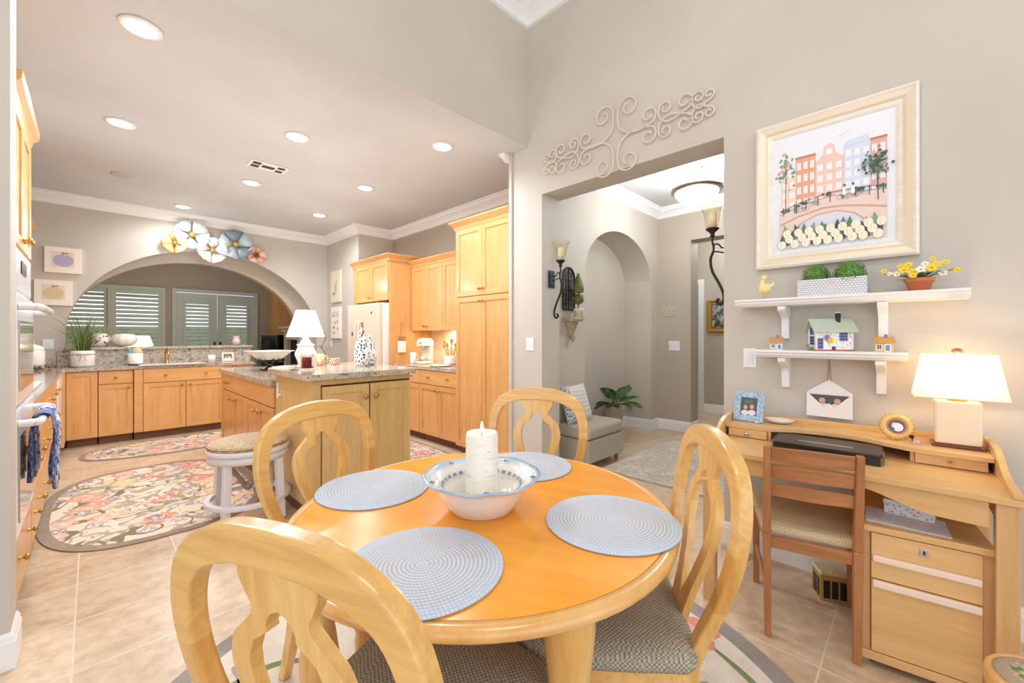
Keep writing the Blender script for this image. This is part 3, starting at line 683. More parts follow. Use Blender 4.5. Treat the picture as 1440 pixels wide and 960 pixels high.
rug('floral_rug', 'narrow rounded floral rug in front of the sink cabinets', oval(.9, 6.32, 1.0, .44, 80, 2.5), oval(.9, 6.32, .96, .40, 80, 2.5), 0, RUGF, BORD)
rug('floral_rug', 'floral runner rug in the aisle between island and pantry', oval(2.36, 4.2, .42, 1.05, 80, 3), oval(2.36, 4.2, .38, 1.01, 80, 3), 0, RUGF, BORD)
CREAMR = plainrug('ivory rug pile', (226, 216, 200), (236, 228, 214), 160, .4)
GREYB = plainrug('grey rug band', (150, 142, 136), (166, 158, 152), 160, .3)
def motifs(b):
    zc = [0]
    def stroke(pts, w, m):
        pts = smooth_line(pts, 8); n = len(pts); vs = []; 
        for i, (x, y) in enumerate(pts):
            a = pts[max(0, i-1)]; c = pts[min(n-1, i+1)]; dx, dy = c[0]-a[0], c[1]-a[1]; L = math.hypot(dx, dy) or 1
            ww = w*(math.sin(PI*(i+.6)/(n+.2))**.45)
            vs += [(x-dy/L*ww/2, y+dx/L*ww/2, .0094), (x+dy/L*ww/2, y-dx/L*ww/2, .0094)]
        b.add(vs, [(2*i, 2*i+1, 2*i+3, 2*i+2) for i in range(n-1)], m)
    def petal(x, y, a, l, w, m):
        pts = [(0, 0), (l*.3, w*.35), (l*.65, w*.5), (l*.95, w*.25), (l, 0), (l*.95, -w*.25), (l*.65, -w*.5), (l*.3, -w*.35)]
        ca, sa = math.cos(a), math.sin(a); zc[0] += .00003; b.add([(x+p*ca-q*sa, y+p*sa+q*ca, .0098+zc[0]) for p, q in pts], [tuple(range(8))], m)
    def flower(x, y, r, m=3):
        for k in range(5): petal(x, y, k*2*PI/5+.4, r, r*.75, m)
        for k in range(5): petal(x, y, k*2*PI/5+1.0, r*.6, r*.4, 5)
    cx, cy = .92, 1.03
    for k in range(6):
        a0 = math.radians(-62+60*k)
        P = lambda r, a: (cx+r*math.cos(a0+a), cy+r*math.sin(a0+a))
        stroke([P(.98, .62), P(1.0, .42), P(.98, .22), P(.88, .02), P(.7, -.1)], .035, 2)
        stroke([P(1.02, .06), P(.93, .10), P(.86, .2)], .05, 4)
        stroke([P(.62, .3), P(.72, .42), P(.84, .46)], .06, 4)
        flower(*P(.98, .72), .105); flower(*P(.58, .05), .1)
        petal(*P(.97, .3), a0+1.0, .12, .05, 2); petal(*P(.92, .1), a0+2.6, .12, .05, 2)
    return [mat('sage stitched stem', (126, 140, 92), .95), mat('coral stitched petal', (224, 150, 130), .95), mat('grey stitched leaf', (170, 160, 156), .95), mat('pale coral heart', (236, 186, 164), .95)]
rug('round_rug', 'round ivory rug with grey band and curling floral stems under the dining table', oval(.90, 1.035, 1.175, 1.175, 96), oval(.90, 1.035, 1.095, 1.095, 96), 0, CREAMR, GREYB, motifs)
tag(MB().box(3.45, 5.0, -.9, 2.16, .001, .02).build('area_rug', plainrug('mottled grey beige rug', (190, 180, 166), (222, 214, 202), 30, .6), bevel=.006), 'pale mottled rectangular rug on the hall floor by the bench', 'rug')

# ------------------------------------------------------------------ dining table
tx, ty, tz = .918, 1.028, .745
t = thing('dining_table', 'round amber maple dining table with blond rounded rim on turned legs', 'table', (tx, ty, 0), 20)
R_ = .605
b = MB(); b.lathe([(.001, tz), (R_-.032, tz), (R_-.032, tz-.03), (.001, tz-.03)], seg=96, smooth=False, cap=False); b.build('tabletop', TABLEW, t)
b = MB(); b.lathe([(R_-.031, tz-.003), (R_-.03, tz), (R_-.012, tz-.001), (R_-.003, tz-.007), (R_, tz-.016), (R_-.003, tz-.026), (R_-.014, tz-.035), (R_-.05, tz-.036), (R_-.06, tz-.031)], seg=96, cap=False); b.build('rim', RIMW, t)
b = MB(); b.lathe([(.5, tz-.032), (.5, tz-.10), (.475, tz-.10), (.475, tz-.032)], seg=64, cap=False); b.build('apron', RIMW, t)
prof = [(.026, .0115), (.03, .03), (.022, .05), (.028, .1), (.036, .2), (.044, .32), (.047, .4), (.038, .47), (.034, .5), (.042, .515), (.044, .55), (.05, .60), (.054, .65), (.053, .69), (.048, tz-.033)]
for a in (50.5, 140.5, 230.5, 320.5):
    b = MB(); r = .50; b.lathe([(q*1.12, z) for q, z in prof], (r*math.cos(math.radians(a)), r*math.sin(math.radians(a)), 0), 24); b.build('leg', CHAIRW, t)

# ------------------------------------------------------------------ dining chairs (front faces local +y)
SEATF = weave('basket weave upholstery', (192, 186, 164), (142, 134, 112), 165)
def dining_chair(label, loc, face, group='oval-backed dining chairs around the round table'):
    t = thing('dining_chair', label, 'chair', (*loc, .0115), face-90, group)
    def lean(z): 
        u = max(0, (z-.42)/.6); return -.205-.115*u-.02*math.sin(PI*min(1, u))
    # oval frame
    key = [(-.165, .40), (-.178, .50), (-.214, .61), (-.244, .73), (-.243, .84), (-.203, .925), (-.11, .969), (0, .979)]
    half = smooth_line(key, 7); full = half+[(-x, z) for x, z in half[-2::-1]]
    n = len(full); ws = [.042+.024*max(0, math.sin(PI*i/(n-1)))**5 for i in range(n)]
    # one glued-up frame: the crest and the posts differ in grain direction
    cuts = [0, 14, 23, n-24, n-15, n-1]
    mi = [(0, 2, 1, 3, 0)[max(q for q in range(5) if cuts[q] <= i_)] for i_ in range(n-1)]
    b2 = MB(); b2.band(full, ws, .036, m=mi, lean=lean)
    b2.build('back_frame', [CHAIRW, CHAIRWX, CHAIRW2, CHAIRWX2], t, bevel=.007, seg=3)
    # splat
    oz = [(.955, .084), (.925, .084), (.905, .074), (.885, .062), (.87, .062), (.855, .076), (.84, .092), (.82, .112), (.79, .124), (.76, .127), (.72, .12), (.67, .104), (.61, .082), (.55, .066), (.49, .058), (.44, .058)]
    hz = {.885: 0, .88: .014, .868: .026, .855: .031, .845: .030, .835: .044, .82: .066, .79: .08, .76: .083, .72: .076, .67: .06, .61: .038, .56: .02, .53: .006, .52: 0}
    import bisect
    def interp(tab, z):
        tab = sorted(tab)
        if z <= tab[0][0]: return tab[0][1]
        if z >= tab[-1][0]: return tab[-1][1]
        i = bisect.bisect([q[0] for q in tab], z); (za, va), (zb, vb) = tab[i-1], tab[i]
        return va+(vb-va)*(z-za)/(zb-za)
    osm = smooth_line(oz, 4); hsm = list(hz.items())
    zs = sorted({round(z, 4) for z, _ in osm if .44 <= z <= .955} | set(hz))
    b = MB(); th = .011
    for sgn in (-1, 1):
        vs = []
        for z in zs:
            o_ = interp(osm, z); i_ = interp(hsm, z) if .52 <= z <= .885 else 0; y = lean(z)
            for x, dy in ((i_, -th), (o_, -th), (o_, th), (i_, th)): vs.append((sgn*x, y+dy, z))
        k = len(zs); fs = []
        for i in range(k-1):
            for q in range(4):
                if q == 3 and vs[i*4][0] == 0 and vs[i*4+4][0] == 0: continue
                fs.append((i*4+q, i*4+(q+1) % 4, i*4+4+(q+1) % 4, i*4+4+q))
        fs += [(0, 1, 2, 3), tuple(range(4*k-4, 4*k))]
        b.add(vs, fs)
    b.build('splat', CHAIRW, t, bevel=.003, seg=2)
    # seat frame
    seatp = [(-.2, -.2), (-.225, 0), (-.243, .2), (-.22, .245), (-.1, .262), (.1, .262), (.22, .245), (.243, .2), (.225, 0), (.2, -.2)]
    sp = smooth_line(seatp, 3)
    MB().prism(seatp, 'z', .385, .435).build('seat_frame', CHAIRWX, t, bevel=.004)
    sp = smooth_line([(-.2, -.215), (-.232, -.12), (-.245, .1), (-.235, .22), (-.15, .272), (0, .282), (.15, .272), (.235, .22), (.245, .1), (.232, -.12), (.2, -.215), (0, -.225)], 5, True)
    b = MB(); ncx, ncy = 0, .02; rings = []
    for f, z in ((.97, .436), (1.0, .452), (.995, .468), (.95, .482), (.82, .492), (.55, .498), (.25, .5)):
        rings.append([(ncx+(x-ncx)*f, ncy+(y-ncy)*f, z) for x, y in sp])
    k = len(sp); vs = [p for r in rings for p in r]+[(ncx, ncy, .5)]
    fs = [(i*k+j, i*k+(j+1) % k, (i+1)*k+(j+1) % k, (i+1)*k+j) for i in range(len(rings)-1) for j in range(k)]
    fs += [((len(rings)-1)*k+j, (len(rings)-1)*k+(j+1) % k, len(rings)*k) for j in range(k)]+[tuple(range(k))]
    b.add(vs, fs, 0, True); b.build('seat', SEATF, t)
    for sx in (-1, 1):
        pts = smooth_line([(sx*.165, -.205, .42), (sx*.17, -.2, .3), (sx*.178, -.215, .15), (sx*.185, -.25, 0)], 5)
        b = MB(); nn = len(pts); vs = []
        for i, (x, y, z) in enumerate(pts):
            h = .021-.004*i/nn; vs += [(x-h, y-h, z), (x+h, y-h, z), (x+h, y+h, z), (x-h, y+h, z)]
        b.add(vs, [(0, 1, 2, 3), tuple(range(4*nn-4, 4*nn))]+[(i*4+q, i*4+(q+1) % 4, i*4+4+(q+1) % 4, i*4+4+q) for i in range(nn-1) for q in range(4)])
        b.build('rear_leg', CHAIRW, t, bevel=.004)
        MB().lathe([(.014, 0), (.02, .03), (.017, .1), (.021, .25), (.026, .32), (.022, .345), (.027, .36), (.027, .384)], (sx*.2, .205, 0), 16).build('front_leg', CHAIRW, t)
    return t
def cdir(f): return Vector((math.cos(math.radians(f)), math.sin(math.radians(f)), 0))
for f, top, lb in ((21, (.187, .662), 'pale wooden oval-backed dining chair nearest the camera, in the left foreground'),
                   (284, (.672, 1.815), 'pale wooden oval-backed dining chair in front of the kitchen island'),
                   (207, (1.68, 1.45), 'pale wooden oval-backed dining chair across the table, before the hall bench'),
                   (127, (1.306, .431), 'pale wooden oval-backed dining chair on the desk side of the table, seen edge-on')):
    o_ = Vector((*top, 0))+cdir(f)*.32
    dining_chair(lb, (o_.x, o_.y), f)

# placemats
def placemat_mat():
    m, nt, b = newmat('braided blue white placemat'); tc = N(nt, 'ShaderNodeTexCoord')
    sp = N(nt, 'ShaderNodeSeparateXYZ'); nt.links.new(tc.outputs['Object'], sp.inputs[0])
    r = math_(nt, 'SQRT', math_(nt, 'ADD', math_(nt, 'MULTIPLY', sp.outputs[0], sp.outputs[0]), math_(nt, 'MULTIPLY', sp.outputs[1], sp.outputs[1])))
    ang = math_(nt, 'ARCTAN2', sp.outputs[1], sp.outputs[0])
    ringp = math_(nt, 'MULTIPLY', r, 2*PI/.0105)
    ring = math_(nt, 'ADD', math_(nt, 'MULTIPLY', math_(nt, 'SINE', ringp), .5), .5)
    ringi = math_(nt, 'FLOOR', math_(nt, 'DIVIDE', r, .0105))
    br = math_(nt, 'ADD', math_(nt, 'MULTIPLY', math_(nt, 'SINE', math_(nt, 'ADD', math_(nt, 'MULTIPLY', ang, math_(nt, 'ADD', math_(nt, 'MULTIPLY', ringi, 7), 6)), math_(nt, 'MULTIPLY', ringi, 1.7))), .5), .5)
    f = math_(nt, 'MULTIPLY', ring, br)
    c = ramp(nt, f, [(0, (190, 202, 218)), (.4, (208, 219, 234)), (1, (226, 235, 246))])
    w = math_(nt, 'LESS_THAN', math_(nt, 'ABSOLUTE', math_(nt, 'SUBTRACT', r, .09)), .075)
    tan = math_(nt, 'MULTIPLY', math_(nt, 'MULTIPLY', w, math_(nt, 'GREATER_THAN', math_(nt, 'SUBTRACT', 1, ring), .75)), .55)
    c = mix(nt, tan, c, (188, 166, 134))
    nt.links.new(c, b.inputs['Base Color']); b.inputs['Roughness'].default_value = .85
    bump(nt, b, f, .5, .003); return m
PM = placemat_mat()
pm = None
for (x, y), lb in (((.717, 1.405), 'round braided blue-white placemat at the place before the island-side chair'), ((.555, .845), 'round braided blue-white placemat nearest the camera'),
                   ((1.083, .645), 'round braided blue-white placemat at the desk-side place'), ((1.29, 1.185), 'round braided blue-white placemat behind the bowl, at the far place')):
    if pm is None:
        rr = .196; pm = MB().lathe([(.001, .0015), (rr-.004, .0015), (rr, .004), (rr-.003, .0075), (.001, .0075)], seg=80, cap=False).build('placemat', PM)
        tag(pm, lb, 'placemat', 'braided placemats on the dining table', (x, y, tz-.001))
    else:
        q = pm.copy(); COL.objects.link(q); q.location = (x, y, tz-.001); q['label'] = lb; q.rotation_euler = (0, 0, random.random()*6)
# bowl and candle
t = thing('serving_bowl', 'white stoneware bowl with pale blue rim holding the pillar candle', 'bowl', (.882, 1.0, tz))
m, nt, bs = newmat('stoneware bowl glaze'); v = coords(nt); sp = N(nt, 'ShaderNodeSeparateXYZ'); nt.links.new(v, sp.inputs[0])
n = noise(nt, v, 22, 4, .6, .5)
zz = math_(nt, 'ADD', sp.outputs[2], math_(nt, 'MULTIPLY', math_(nt, 'SUBTRACT', n.outputs['Fac'], .5), .012))
c = ramp(nt, math_(nt, 'MULTIPLY', zz, 8), [(0, (232, 226, 216)), (.76, (240, 236, 230)), (.84, (206, 218, 228)), (.90, (150, 180, 204))])
nt.links.new(c, bs.inputs['Base Color']); bs.inputs['Roughness'].default_value = .2; bs.inputs['Coat Weight'].default_value = .4
rf = [(.001, 0), (.098, 0), (.103, .005), (.12, .03), (.14, .06), (.155, .084), (.168, .097), (.185, .106), (.189, .110), (.186, .114)]
rb = [(.165, .105), (.149, .092), (.132, .066), (.113, .036), (.09, .014), (.001, .011)]
def wavy(prof, seg, b, A=.006):
    vs = []
    for r, z in prof:
        for k_ in range(seg):
            a = 2*PI*k_/seg; q = 1+.012*max(0, (z-.08)/.035)*math.cos(8*a); vs.append((r*q*math.cos(a), r*q*math.sin(a), z+.002*max(0, (z-.09)/.025)*math.sin(8*a)))
    b.add(vs, [(i*seg+k_, i*seg+(k_+1) % seg, (i+1)*seg+(k_+1) % seg, (i+1)*seg+k_) for i in range(len(prof)-1) for k_ in range(seg)], 0, True)
b = MB(); wavy(rf+rb, 72, b); b.build('bowl_body', m, t)
b = MB()
for k in range(30):
    a = 2*PI*k/30; r = .126; b.T = Matrix.Translation((r*math.cos(a), r*math.sin(a), .0795)) @ Matrix.Rotation(a, 4, 'Z') @ Matrix.Rotation(-.9, 4, 'Y'); b.box(-.006, .006, -.007, .007, -.0008, .0012)
b.T = Matrix.Identity(4); b.build('painted_band', mat('slate glaze', (130, 150, 160), .3), t)
b = MB()
for k in range(5):
    a = 2*PI*k/5+.3; b.T = Matrix.Translation((.165*math.cos(a), .165*math.sin(a), .106)) @ Matrix.Rotation(a, 4, 'Z')
    for q in range(4): b.ball((.0+.006*math.cos(q*PI/2), .006*math.sin(q*PI/2), .002), .003, 0, 8)
b.build('painted_sprig', mat('slate glaze', (130, 150, 160)), t)
t = thing('pillar_candle', 'tall ivory pillar candle with birch-bark texture, lit', 'candle', (.882, 1.0, tz+.012))
m, nt, bs = newmat('birch candle wax'); v = coords(nt, (1, 1, 6)); n = noise(nt, v, 14, 5, .7, .4); v2 = coords(nt, (1, 1, 3)); n2 = noise(nt, v2, 22, 4, .7)
c = ramp(nt, n.outputs['Fac'], [(.3, (206, 196, 168)), (.42, (240, 234, 218)), (.7, (250, 246, 236))]); c2 = ramp(nt, n2.outputs['Fac'], [(.3, (170, 140, 90)), (.36, (255, 255, 255))])
nt.links.new(mix(nt, .7, c, c2, 'MULTIPLY'), bs.inputs['Base Color']); bs.inputs['Roughness'].default_value = .6; bump(nt, bs, n.outputs['Fac'], .4, .003)
MB().lathe([(.001, 0), (.05, 0), (.052, .01), (.052, .222), (.049, .232), (.043, .23), (.03, .222), (.001, .22)], seg=40, cap=False).build('wax', m, t)
MB().tube([(0, 0, .221), (.001, 0, .231), (.004, 0, .237)], .0012, 6).build('wick', BLACK, t)
MB().lathe([(.0005, .232), (.004, .237), (.0055, .244), (.004, .254), (.0005, .266)], seg=12, cap=False).build('flame', mat('candle flame', (255, 220, 150), .5, emit=(255, 214, 140), es=12), t)

# ------------------------------------------------------------------ counter stool
t = thing('counter_stool', 'white swivel stool with woven rush seat beside the island', 'stool', (.783, 3.40, .0095), 12)
m, nt, bs = newmat('woven rush'); v = coords(nt); wv = N(nt, 'ShaderNodeTexWave', wave_type='RINGS', rings_direction='Z'); wv.inputs['Scale'].default_value = 34; wv.inputs['Distortion'].default_value = 3; wv.inputs['Detail'].default_value = 3
nt.links.new(v, wv.inputs['Vector']); n = noise(nt, v, 90, 3)
c = mix(nt, .6, ramp(nt, wv.outputs['Fac'], [(.1, (176, 146, 108)), (.5, (218, 196, 164)), (1, (238, 222, 196))]), ramp(nt, n.outputs['Fac'], [(.4, (190, 170, 150)), (.6, (255, 255, 255))]), 'MULTIPLY')
nt.links.new(c, bs.inputs['Base Color']); bs.inputs['Roughness'].default_value = .9; bump(nt, bs, wv.outputs['Fac'], .6, .006)
MB().lathe([(.001, .57), (.1, .569), (.19, .562), (.235, .55), (.25, .535), (.247, .518), (.001, .517)], seg=48, cap=False).build('seat', m, t)
MB().lathe([(.001, .481), (.248, .481), (.252, .485), (.252, .512), (.247, .516), (.001, .516)], seg=48, cap=False).build('seat_ring', WPAINT, t)
MB().lathe([(.19, .43), (.245, .43), (.245, .476), (.19, .476), (.19, .43)], seg=48, cap=False).build('apron', WPAINT, t)
for k in range(4):
    a = PI/4+k*PI/2-.25; c0, s0 = math.cos(a), math.sin(a)
    MB().bar((c0*.235, s0*.235, 0), (c0*.215, s0*.215, .429), .045, .045).build('leg', WPAINT, t, bevel=.004)
b = MB(); b.lathe([(.225, .135), (.262, .135), (.262, .165), (.225, .165), (.225, .135)], seg=48, cap=False); b.build('footrest_ring', WPAINT, t, bevel=.003)
b = MB()
for k in (0, 1):
    a = PI/4+k*PI/2-.25; p = Vector((math.cos(a), math.sin(a), 0)); 
    q0 = -p*.21+Vector((0, 0, .42)); q1 = p*.21+Vector((0, 0, .42)); mid = Vector((0, 0, .2+.03*k))
    b.tube(smooth_line([tuple(q0), tuple(q0*.55+mid*.45), tuple(mid), tuple(q1*.55+mid*.45), tuple(q1)], 6), .01, 8)
b.build('cross_brace', mat('weathered taupe brace', (170, 156, 140), .6), t)
# ------------------------------------------------------------------ desk (local x to the right, y toward the wall)
W_, D_ = 1.01, .62
DO = (2.105, .753, 0); DR = -88
t = thing('writing_desk', 'blond wood writing desk with raised hutch shelf against the right wall', 'desk', DO, DR)
MB().box(-.005, W_+.005, 0, D_, .731, .755).build('desktop', DESKW, t, bevel=.003)
for x in (0.004, W_-.058):
    for y in (.012, D_-.07): MB().box(x, x+.054, y, y+.05, 0, .730).build('leg', DESKWZ, t, bevel=.003)
cv = smooth_line([(.073, .66), (.22, .655), (.33, .672), (.42, .695), (.52, .70), (.62, .694), (.7, .67), (.79, .645), (.937, .640)], 6)
b = MB(); b.prism([(.073, .730)]+cv+[(.937, .730)], 'y', .02, .04); b.build('front_apron', DESKW, t, bevel=.002)
MB().box(.073, .937, D_-.04, D_-.022, .52, .729).build('back_panel', DESKW, t)
for x in (.012, W_-.034): MB().box(x, x+.022, .063, D_-.071, .62, .729).build('side_apron', DESKW, t)
gp = [(0, .756)]+smooth_line([(.0, .772), (.06, .776), (.14, .782), (.22, .80), (.29, .832), (.36, .852), (.45, .858), (.615, .858)], 5)+[(.615, .756)]
for x in (.0, W_-.02): 
    b = MB(); b.prism(gp, 'x', x, x+.02); b.build('side_gallery', DESKW, t, bevel=.003)
fr = smooth_line([(.021, .335), (.16, .335), (.24, .35), (.33, .405), (.47, .43), (.59, .415), (.70, .355), (.78, .325), (W_-.021, .322)], 6)
b = MB(); b.prism(fr+[(W_-.021, .614), (.021, .614)], 'z', .803, .82); b.build('hutch_shelf', DESKW, t, bevel=.003)
MB().box(.021, W_-.021, .60, .615, .757, .802).build('hutch_back', DESKW, t)
MB().box(.021, W_-.021, .604, .616, .8205, .847).build('back_rail', DESKW, t)
for x0, x1 in ((.021, .232), (.752, W_-.021)):
    xb = x1-.014 if x0 < .5 else x0; b = MB(); b.box(xb, xb+.014, .351, .598, .756, .802)
    b.build('divider', DESKW, t)
    dr = MB().box(x0+.015, x1-.015, .336, .35, .758, .801).build('drawer', DESKW, t, bevel=.002)
    R = Matrix.Rotation(PI/2, 4, 'X'); xm = (x0+x1)/2
    MB().lathe([(.004, 0), (.004, .006), (.011, .011), (.012, .016), (.007, .021), (.001, .022)], (xm, .336, .779), 14, rot=R).build('knob', GLASS if x0 > .5 else STEEL, dr)
def dl(x, y, z=0):
    a = math.radians(DR); return (DO[0]+x*math.cos(a)-y*math.sin(a), DO[1]+x*math.sin(a)+y*math.cos(a), z)
# electronic device
t = thing('electronic_device', 'flat glossy black electronic device with brown lid under the desk hutch', 'electronics', dl(.465, .275, .756), DR+1)
pl = lambda a, b_: [( -a, -b_*.6), (-a*.93, -b_), (a*.93, -b_), (a, -b_*.6), (a, b_*.7), (a*.95, b_), (-a*.95, b_), (-a, b_*.7)]
b = MB(); b.prism(pl(.205, .12), 'z', 0, .034); b.build('body', BLACK, t, bevel=.006, seg=3)
b = MB(); b.prism(pl(.199, .112), 'z', .0345, .044); b.build('lid', mat('gloss brown lid', (54, 42, 36), .4, coat=.1), t, bevel=.004)
b = MB(); b.box(-.1, .1, -.045, -.015, .0442, .0452); b.build('label_strip', mat('dull silver', (150, 140, 126), .3, .6), t)
# blue picture frame
def easel_frame(name, label, loc, rz, w, h, bw, fm, pm_, tilt=14, cat='photo frame', base=None):
    t = thing(name, label, cat, loc, rz)
    Rm = Matrix.Rotation(-math.radians(tilt), 4, 'X')
    b = MB(); b.T = Rm
    b.box(-w/2, -w/2+bw, -.008, .008, 0, h); b.box(w/2-bw, w/2, -.008, .008, 0, h); b.box(-w/2+bw, w/2-bw, -.008, .008, 0, bw); b.box(-w/2+bw, w/2-bw, -.008, .008, h-bw, h)
    b.build('frame', fm, t, bevel=.003)
    b = MB(); b.T = Rm; b.box(-w/2+bw, w/2-bw, -.002, .002, bw, h-bw)
    pm_(b, w-2*bw, h-2*bw, bw); b.build('photo', PHM, t)
    b = MB(); b.bar((0, h*math.sin(math.radians(tilt))*.75+.008, h*.72), (0, h*.5, .004), .03, .004); b.build('easel_leg', DARK, t)
    return t
PHM = [mat('photo dark', (86, 92, 96), .3), mat('skin print', (214, 168, 150), .3), mat('hair print', (120, 84, 70), .3), mat('cloth print', (232, 222, 228), .3), mat('foliage print', (96, 116, 96), .3)]
def couple(b, w, h, z0):
    y = -.0023
    def disc(x, z, r, m, k=16, sz=1):
        global_y = y-.0002*m; b.add([(x+r*math.cos(2*PI*i/k), global_y, z0+z+r*sz*math.sin(2*PI*i/k)) for i in range(k)], [tuple(range(k))], m)
    disc(-w*.02, h*.78, w*.3, 4, 16, .5); disc(-w*.22, h*.14, w*.24, 3, 16, .7); disc(w*.2, h*.16, w*.24, 3, 16, .8); disc(-w*.2, h*.5, w*.17, 2); disc(w*.2, h*.56, w*.18, 2)
    def face(x, z, r): b.add([(x+r*math.cos(2*PI*i/14), y-.0012, z0+z+r*1.2*math.sin(2*PI*i/14)) for i in range(14)], [tuple(range(14))], 1)
    face(-w*.2, h*.45, w*.125); face(w*.19, h*.5, w*.13)
m, nt, bs = newmat('speckled blue frame'); v = coords(nt); n = noise(nt, v, 130, 3, .7); nt.links.new(ramp(nt, n.outputs['Fac'], [(.38, (120, 156, 184)), (.5, (160, 192, 214)), (.62, (206, 222, 230))]), bs.inputs['Base Color']); bs.inputs['Roughness'].default_value = .5; bump(nt, bs, n.outputs['Fac'], .6, .004)
easel_frame('framed_photo', 'speckled light blue photo frame at the left end of the desk hutch', dl(.102, .46, .8215), DR-4, .15, .165, .034, m, couple)
# shell dish
t = tag(MB().lathe([(.001, .002), (.03, .002), (.05, .012), (.064, .024), (.06, .025), (.046, .016), (.001, .006)], seg=32, cap=False, sx=1.15, sy=.8).build('trinket_dish', WHITE), 'small white oval dish on the desk hutch, right of the blue frame', 'dish', loc=dl(.24, .52, .8205), rz=DR)
t = tag(MB().ball((0, 0, .008), .008, 0, 10).ball((.016, 0, .006), .006, 0, 10).ball((.008, -.008, .005), .005, 0, 10).build('trinket', mat('peach shell', (240, 200, 176), .4)), 'tiny pale shell trinket at the foot of the blue photo frame', 'trinket', loc=dl(.15, .43, .82))
# round gold frame
t = thing('round_photo_frame', 'round scalloped gold photo frame on the desk hutch by the lamp', 'photo frame', dl(.71, .46, .8215), DR+10); t.scale = (.82, .82, .82)
Rm = Matrix.Translation((0, 0, .075)) @ Matrix.Rotation(-math.radians(18), 4, 'X') @ Matrix.Rotation(PI/2, 4, 'X')
GY = mat('honey gold enamel', (222, 180, 100), .35, .1, .3)
b = MB(); b.T = Rm; vs = []; seg = 96
for r, z in ((.044, .004), (.05, .01), (.058, .009), (.066, .006), (.074, .0), (.066, -.004), (.044, -.004), (.044, .004)):
    for k in range(seg):
        a = 2*PI*k/seg; q = r*(1+(.04*math.cos(20*a) if r > .06 else 0)); vs.append((q*math.cos(a), q*math.sin(a), z))
b.add(vs, [(i*seg+k, i*seg+(k+1) % seg, (i+1)*seg+(k+1) % seg, (i+1)*seg+k) for i in range(7) for k in range(seg)], 0, True); b.build('frame', GY, t)
b = MB(); b.T = Rm; b.lathe([(.036, .003), (.044, .006), (.046, .003)], seg=48, cap=False); b.build('inner_ring', mat('rust enamel', (190, 120, 90), .4), t)
b = MB(); b.T = Rm; b.lathe([(.0005, .002), (.037, .002)], seg=48, cap=False, smooth=False)
for x, y, r, mm in ((.004, -.004, .024, 3), (-.008, .008, .014, 1), (.012, -.012, .012, 2), (-.016, -.014, .008, 4)):
    b.add([(x+r*math.cos(2*PI*i/16), y+r*math.sin(2*PI*i/16), .0026+.0003*mm) for i in range(16)], [tuple(range(16))], mm)
b.build('photo', PHM, t)
b = MB(); b.bar((0, .02, .08), (0, .06, .002), .015, .003); b.build('easel_leg', DARK, t)
t = thing('figurine', 'tiny pink and black figurine beside the round gold frame', 'figurine', dl(.775, .42, .8205), DR)
b = MB(); b.lathe([(.014, 0), (.016, .008), (.01, .018), (.001, .026)], seg=12); b.build('body', mat('dusty pink', (214, 170, 164), .5), t)
b = MB(); b.ball((-.016, .006, .03), .009); b.bar((-.012, 0, .004), (-.016, .006, .028), .004, .004); b.build('head', DARK, t)
# table lamp
t = thing('table_lamp', 'lit cream ceramic table lamp with rectangular white shade on the desk', 'lamp', dl(.902, .485, .8205), DR+1)
MB().box(-.08, .08, -.05, .05, 0, .013).build('base', mat('red brown wood base', (120, 58, 34), .35, coat=.3), t, bevel=.003)
b = MB(); b.box(-.07, .07, -.042, .042, .0135, .198); b.build('body', mat('cream crackle ceramic', (238, 218, 186), .25, coat=.5), t, bevel=.008, seg=3)
MB().cyl((0, 0, 0), .012, .1985, .235, 12).cyl((0, 0, 0), .03, .1985, .205, 16).build('neck', GOLD, t)
def shade_mat(name, col, f=.6):
    m, nt, b = newmat(name); o = nt.nodes['Material Output']; d = N(nt, 'ShaderNodeBsdfDiffuse'); tl = N(nt, 'ShaderNodeBsdfTranslucent'); ms = N(nt, 'ShaderNodeMixShader')
    d.inputs['Color'].default_value = lin(col); tl.inputs['Color'].default_value = lin(col); ms.inputs[0].default_value = f
    nt.links.new(d.outputs[0], ms.inputs[1]); nt.links.new(tl.outputs[0], ms.inputs[2]); nt.links.new(ms.outputs[0], o.inputs['Surface']); return m
m = shade_mat('linen shade', (252, 242, 224))
b = MB(); a0, a1 = (.138, .09), (.108, .06); z0, z1 = .215, .4
vs = [(sx*a[0], sy*a[1], z) for a, z in ((a0, z0), (a1, z1)) for sx, sy in ((-1, -1), (1, -1), (1, 1), (-1, 1))]
b.add(vs, [(k, (k+1) % 4, 4+(k+1) % 4, 4+k) for k in range(4)]); b.build('lamp_shade', m, t)
b = MB(); b.cyl((0, 0, 0), .003, .21, .41, 8); b.bar((-.106, 0, .398), (.106, 0, .398), .004, .004); b.ball((0, 0, .28), .02, 0, 12); b.build('harp', BRASS, t)
MB().lathe([(.004, .401), (.016, .408), (.019, .416), (.012, .424), (.001, .427)], seg=20).build('finial', mat('copper finial', (196, 124, 84), .3, .6), t)
p = dl(.902, .485); lamp('POINT', 'desk_bulb', (p[0], p[1], .8205+.30), 2.9, (255, 228, 190), .03)

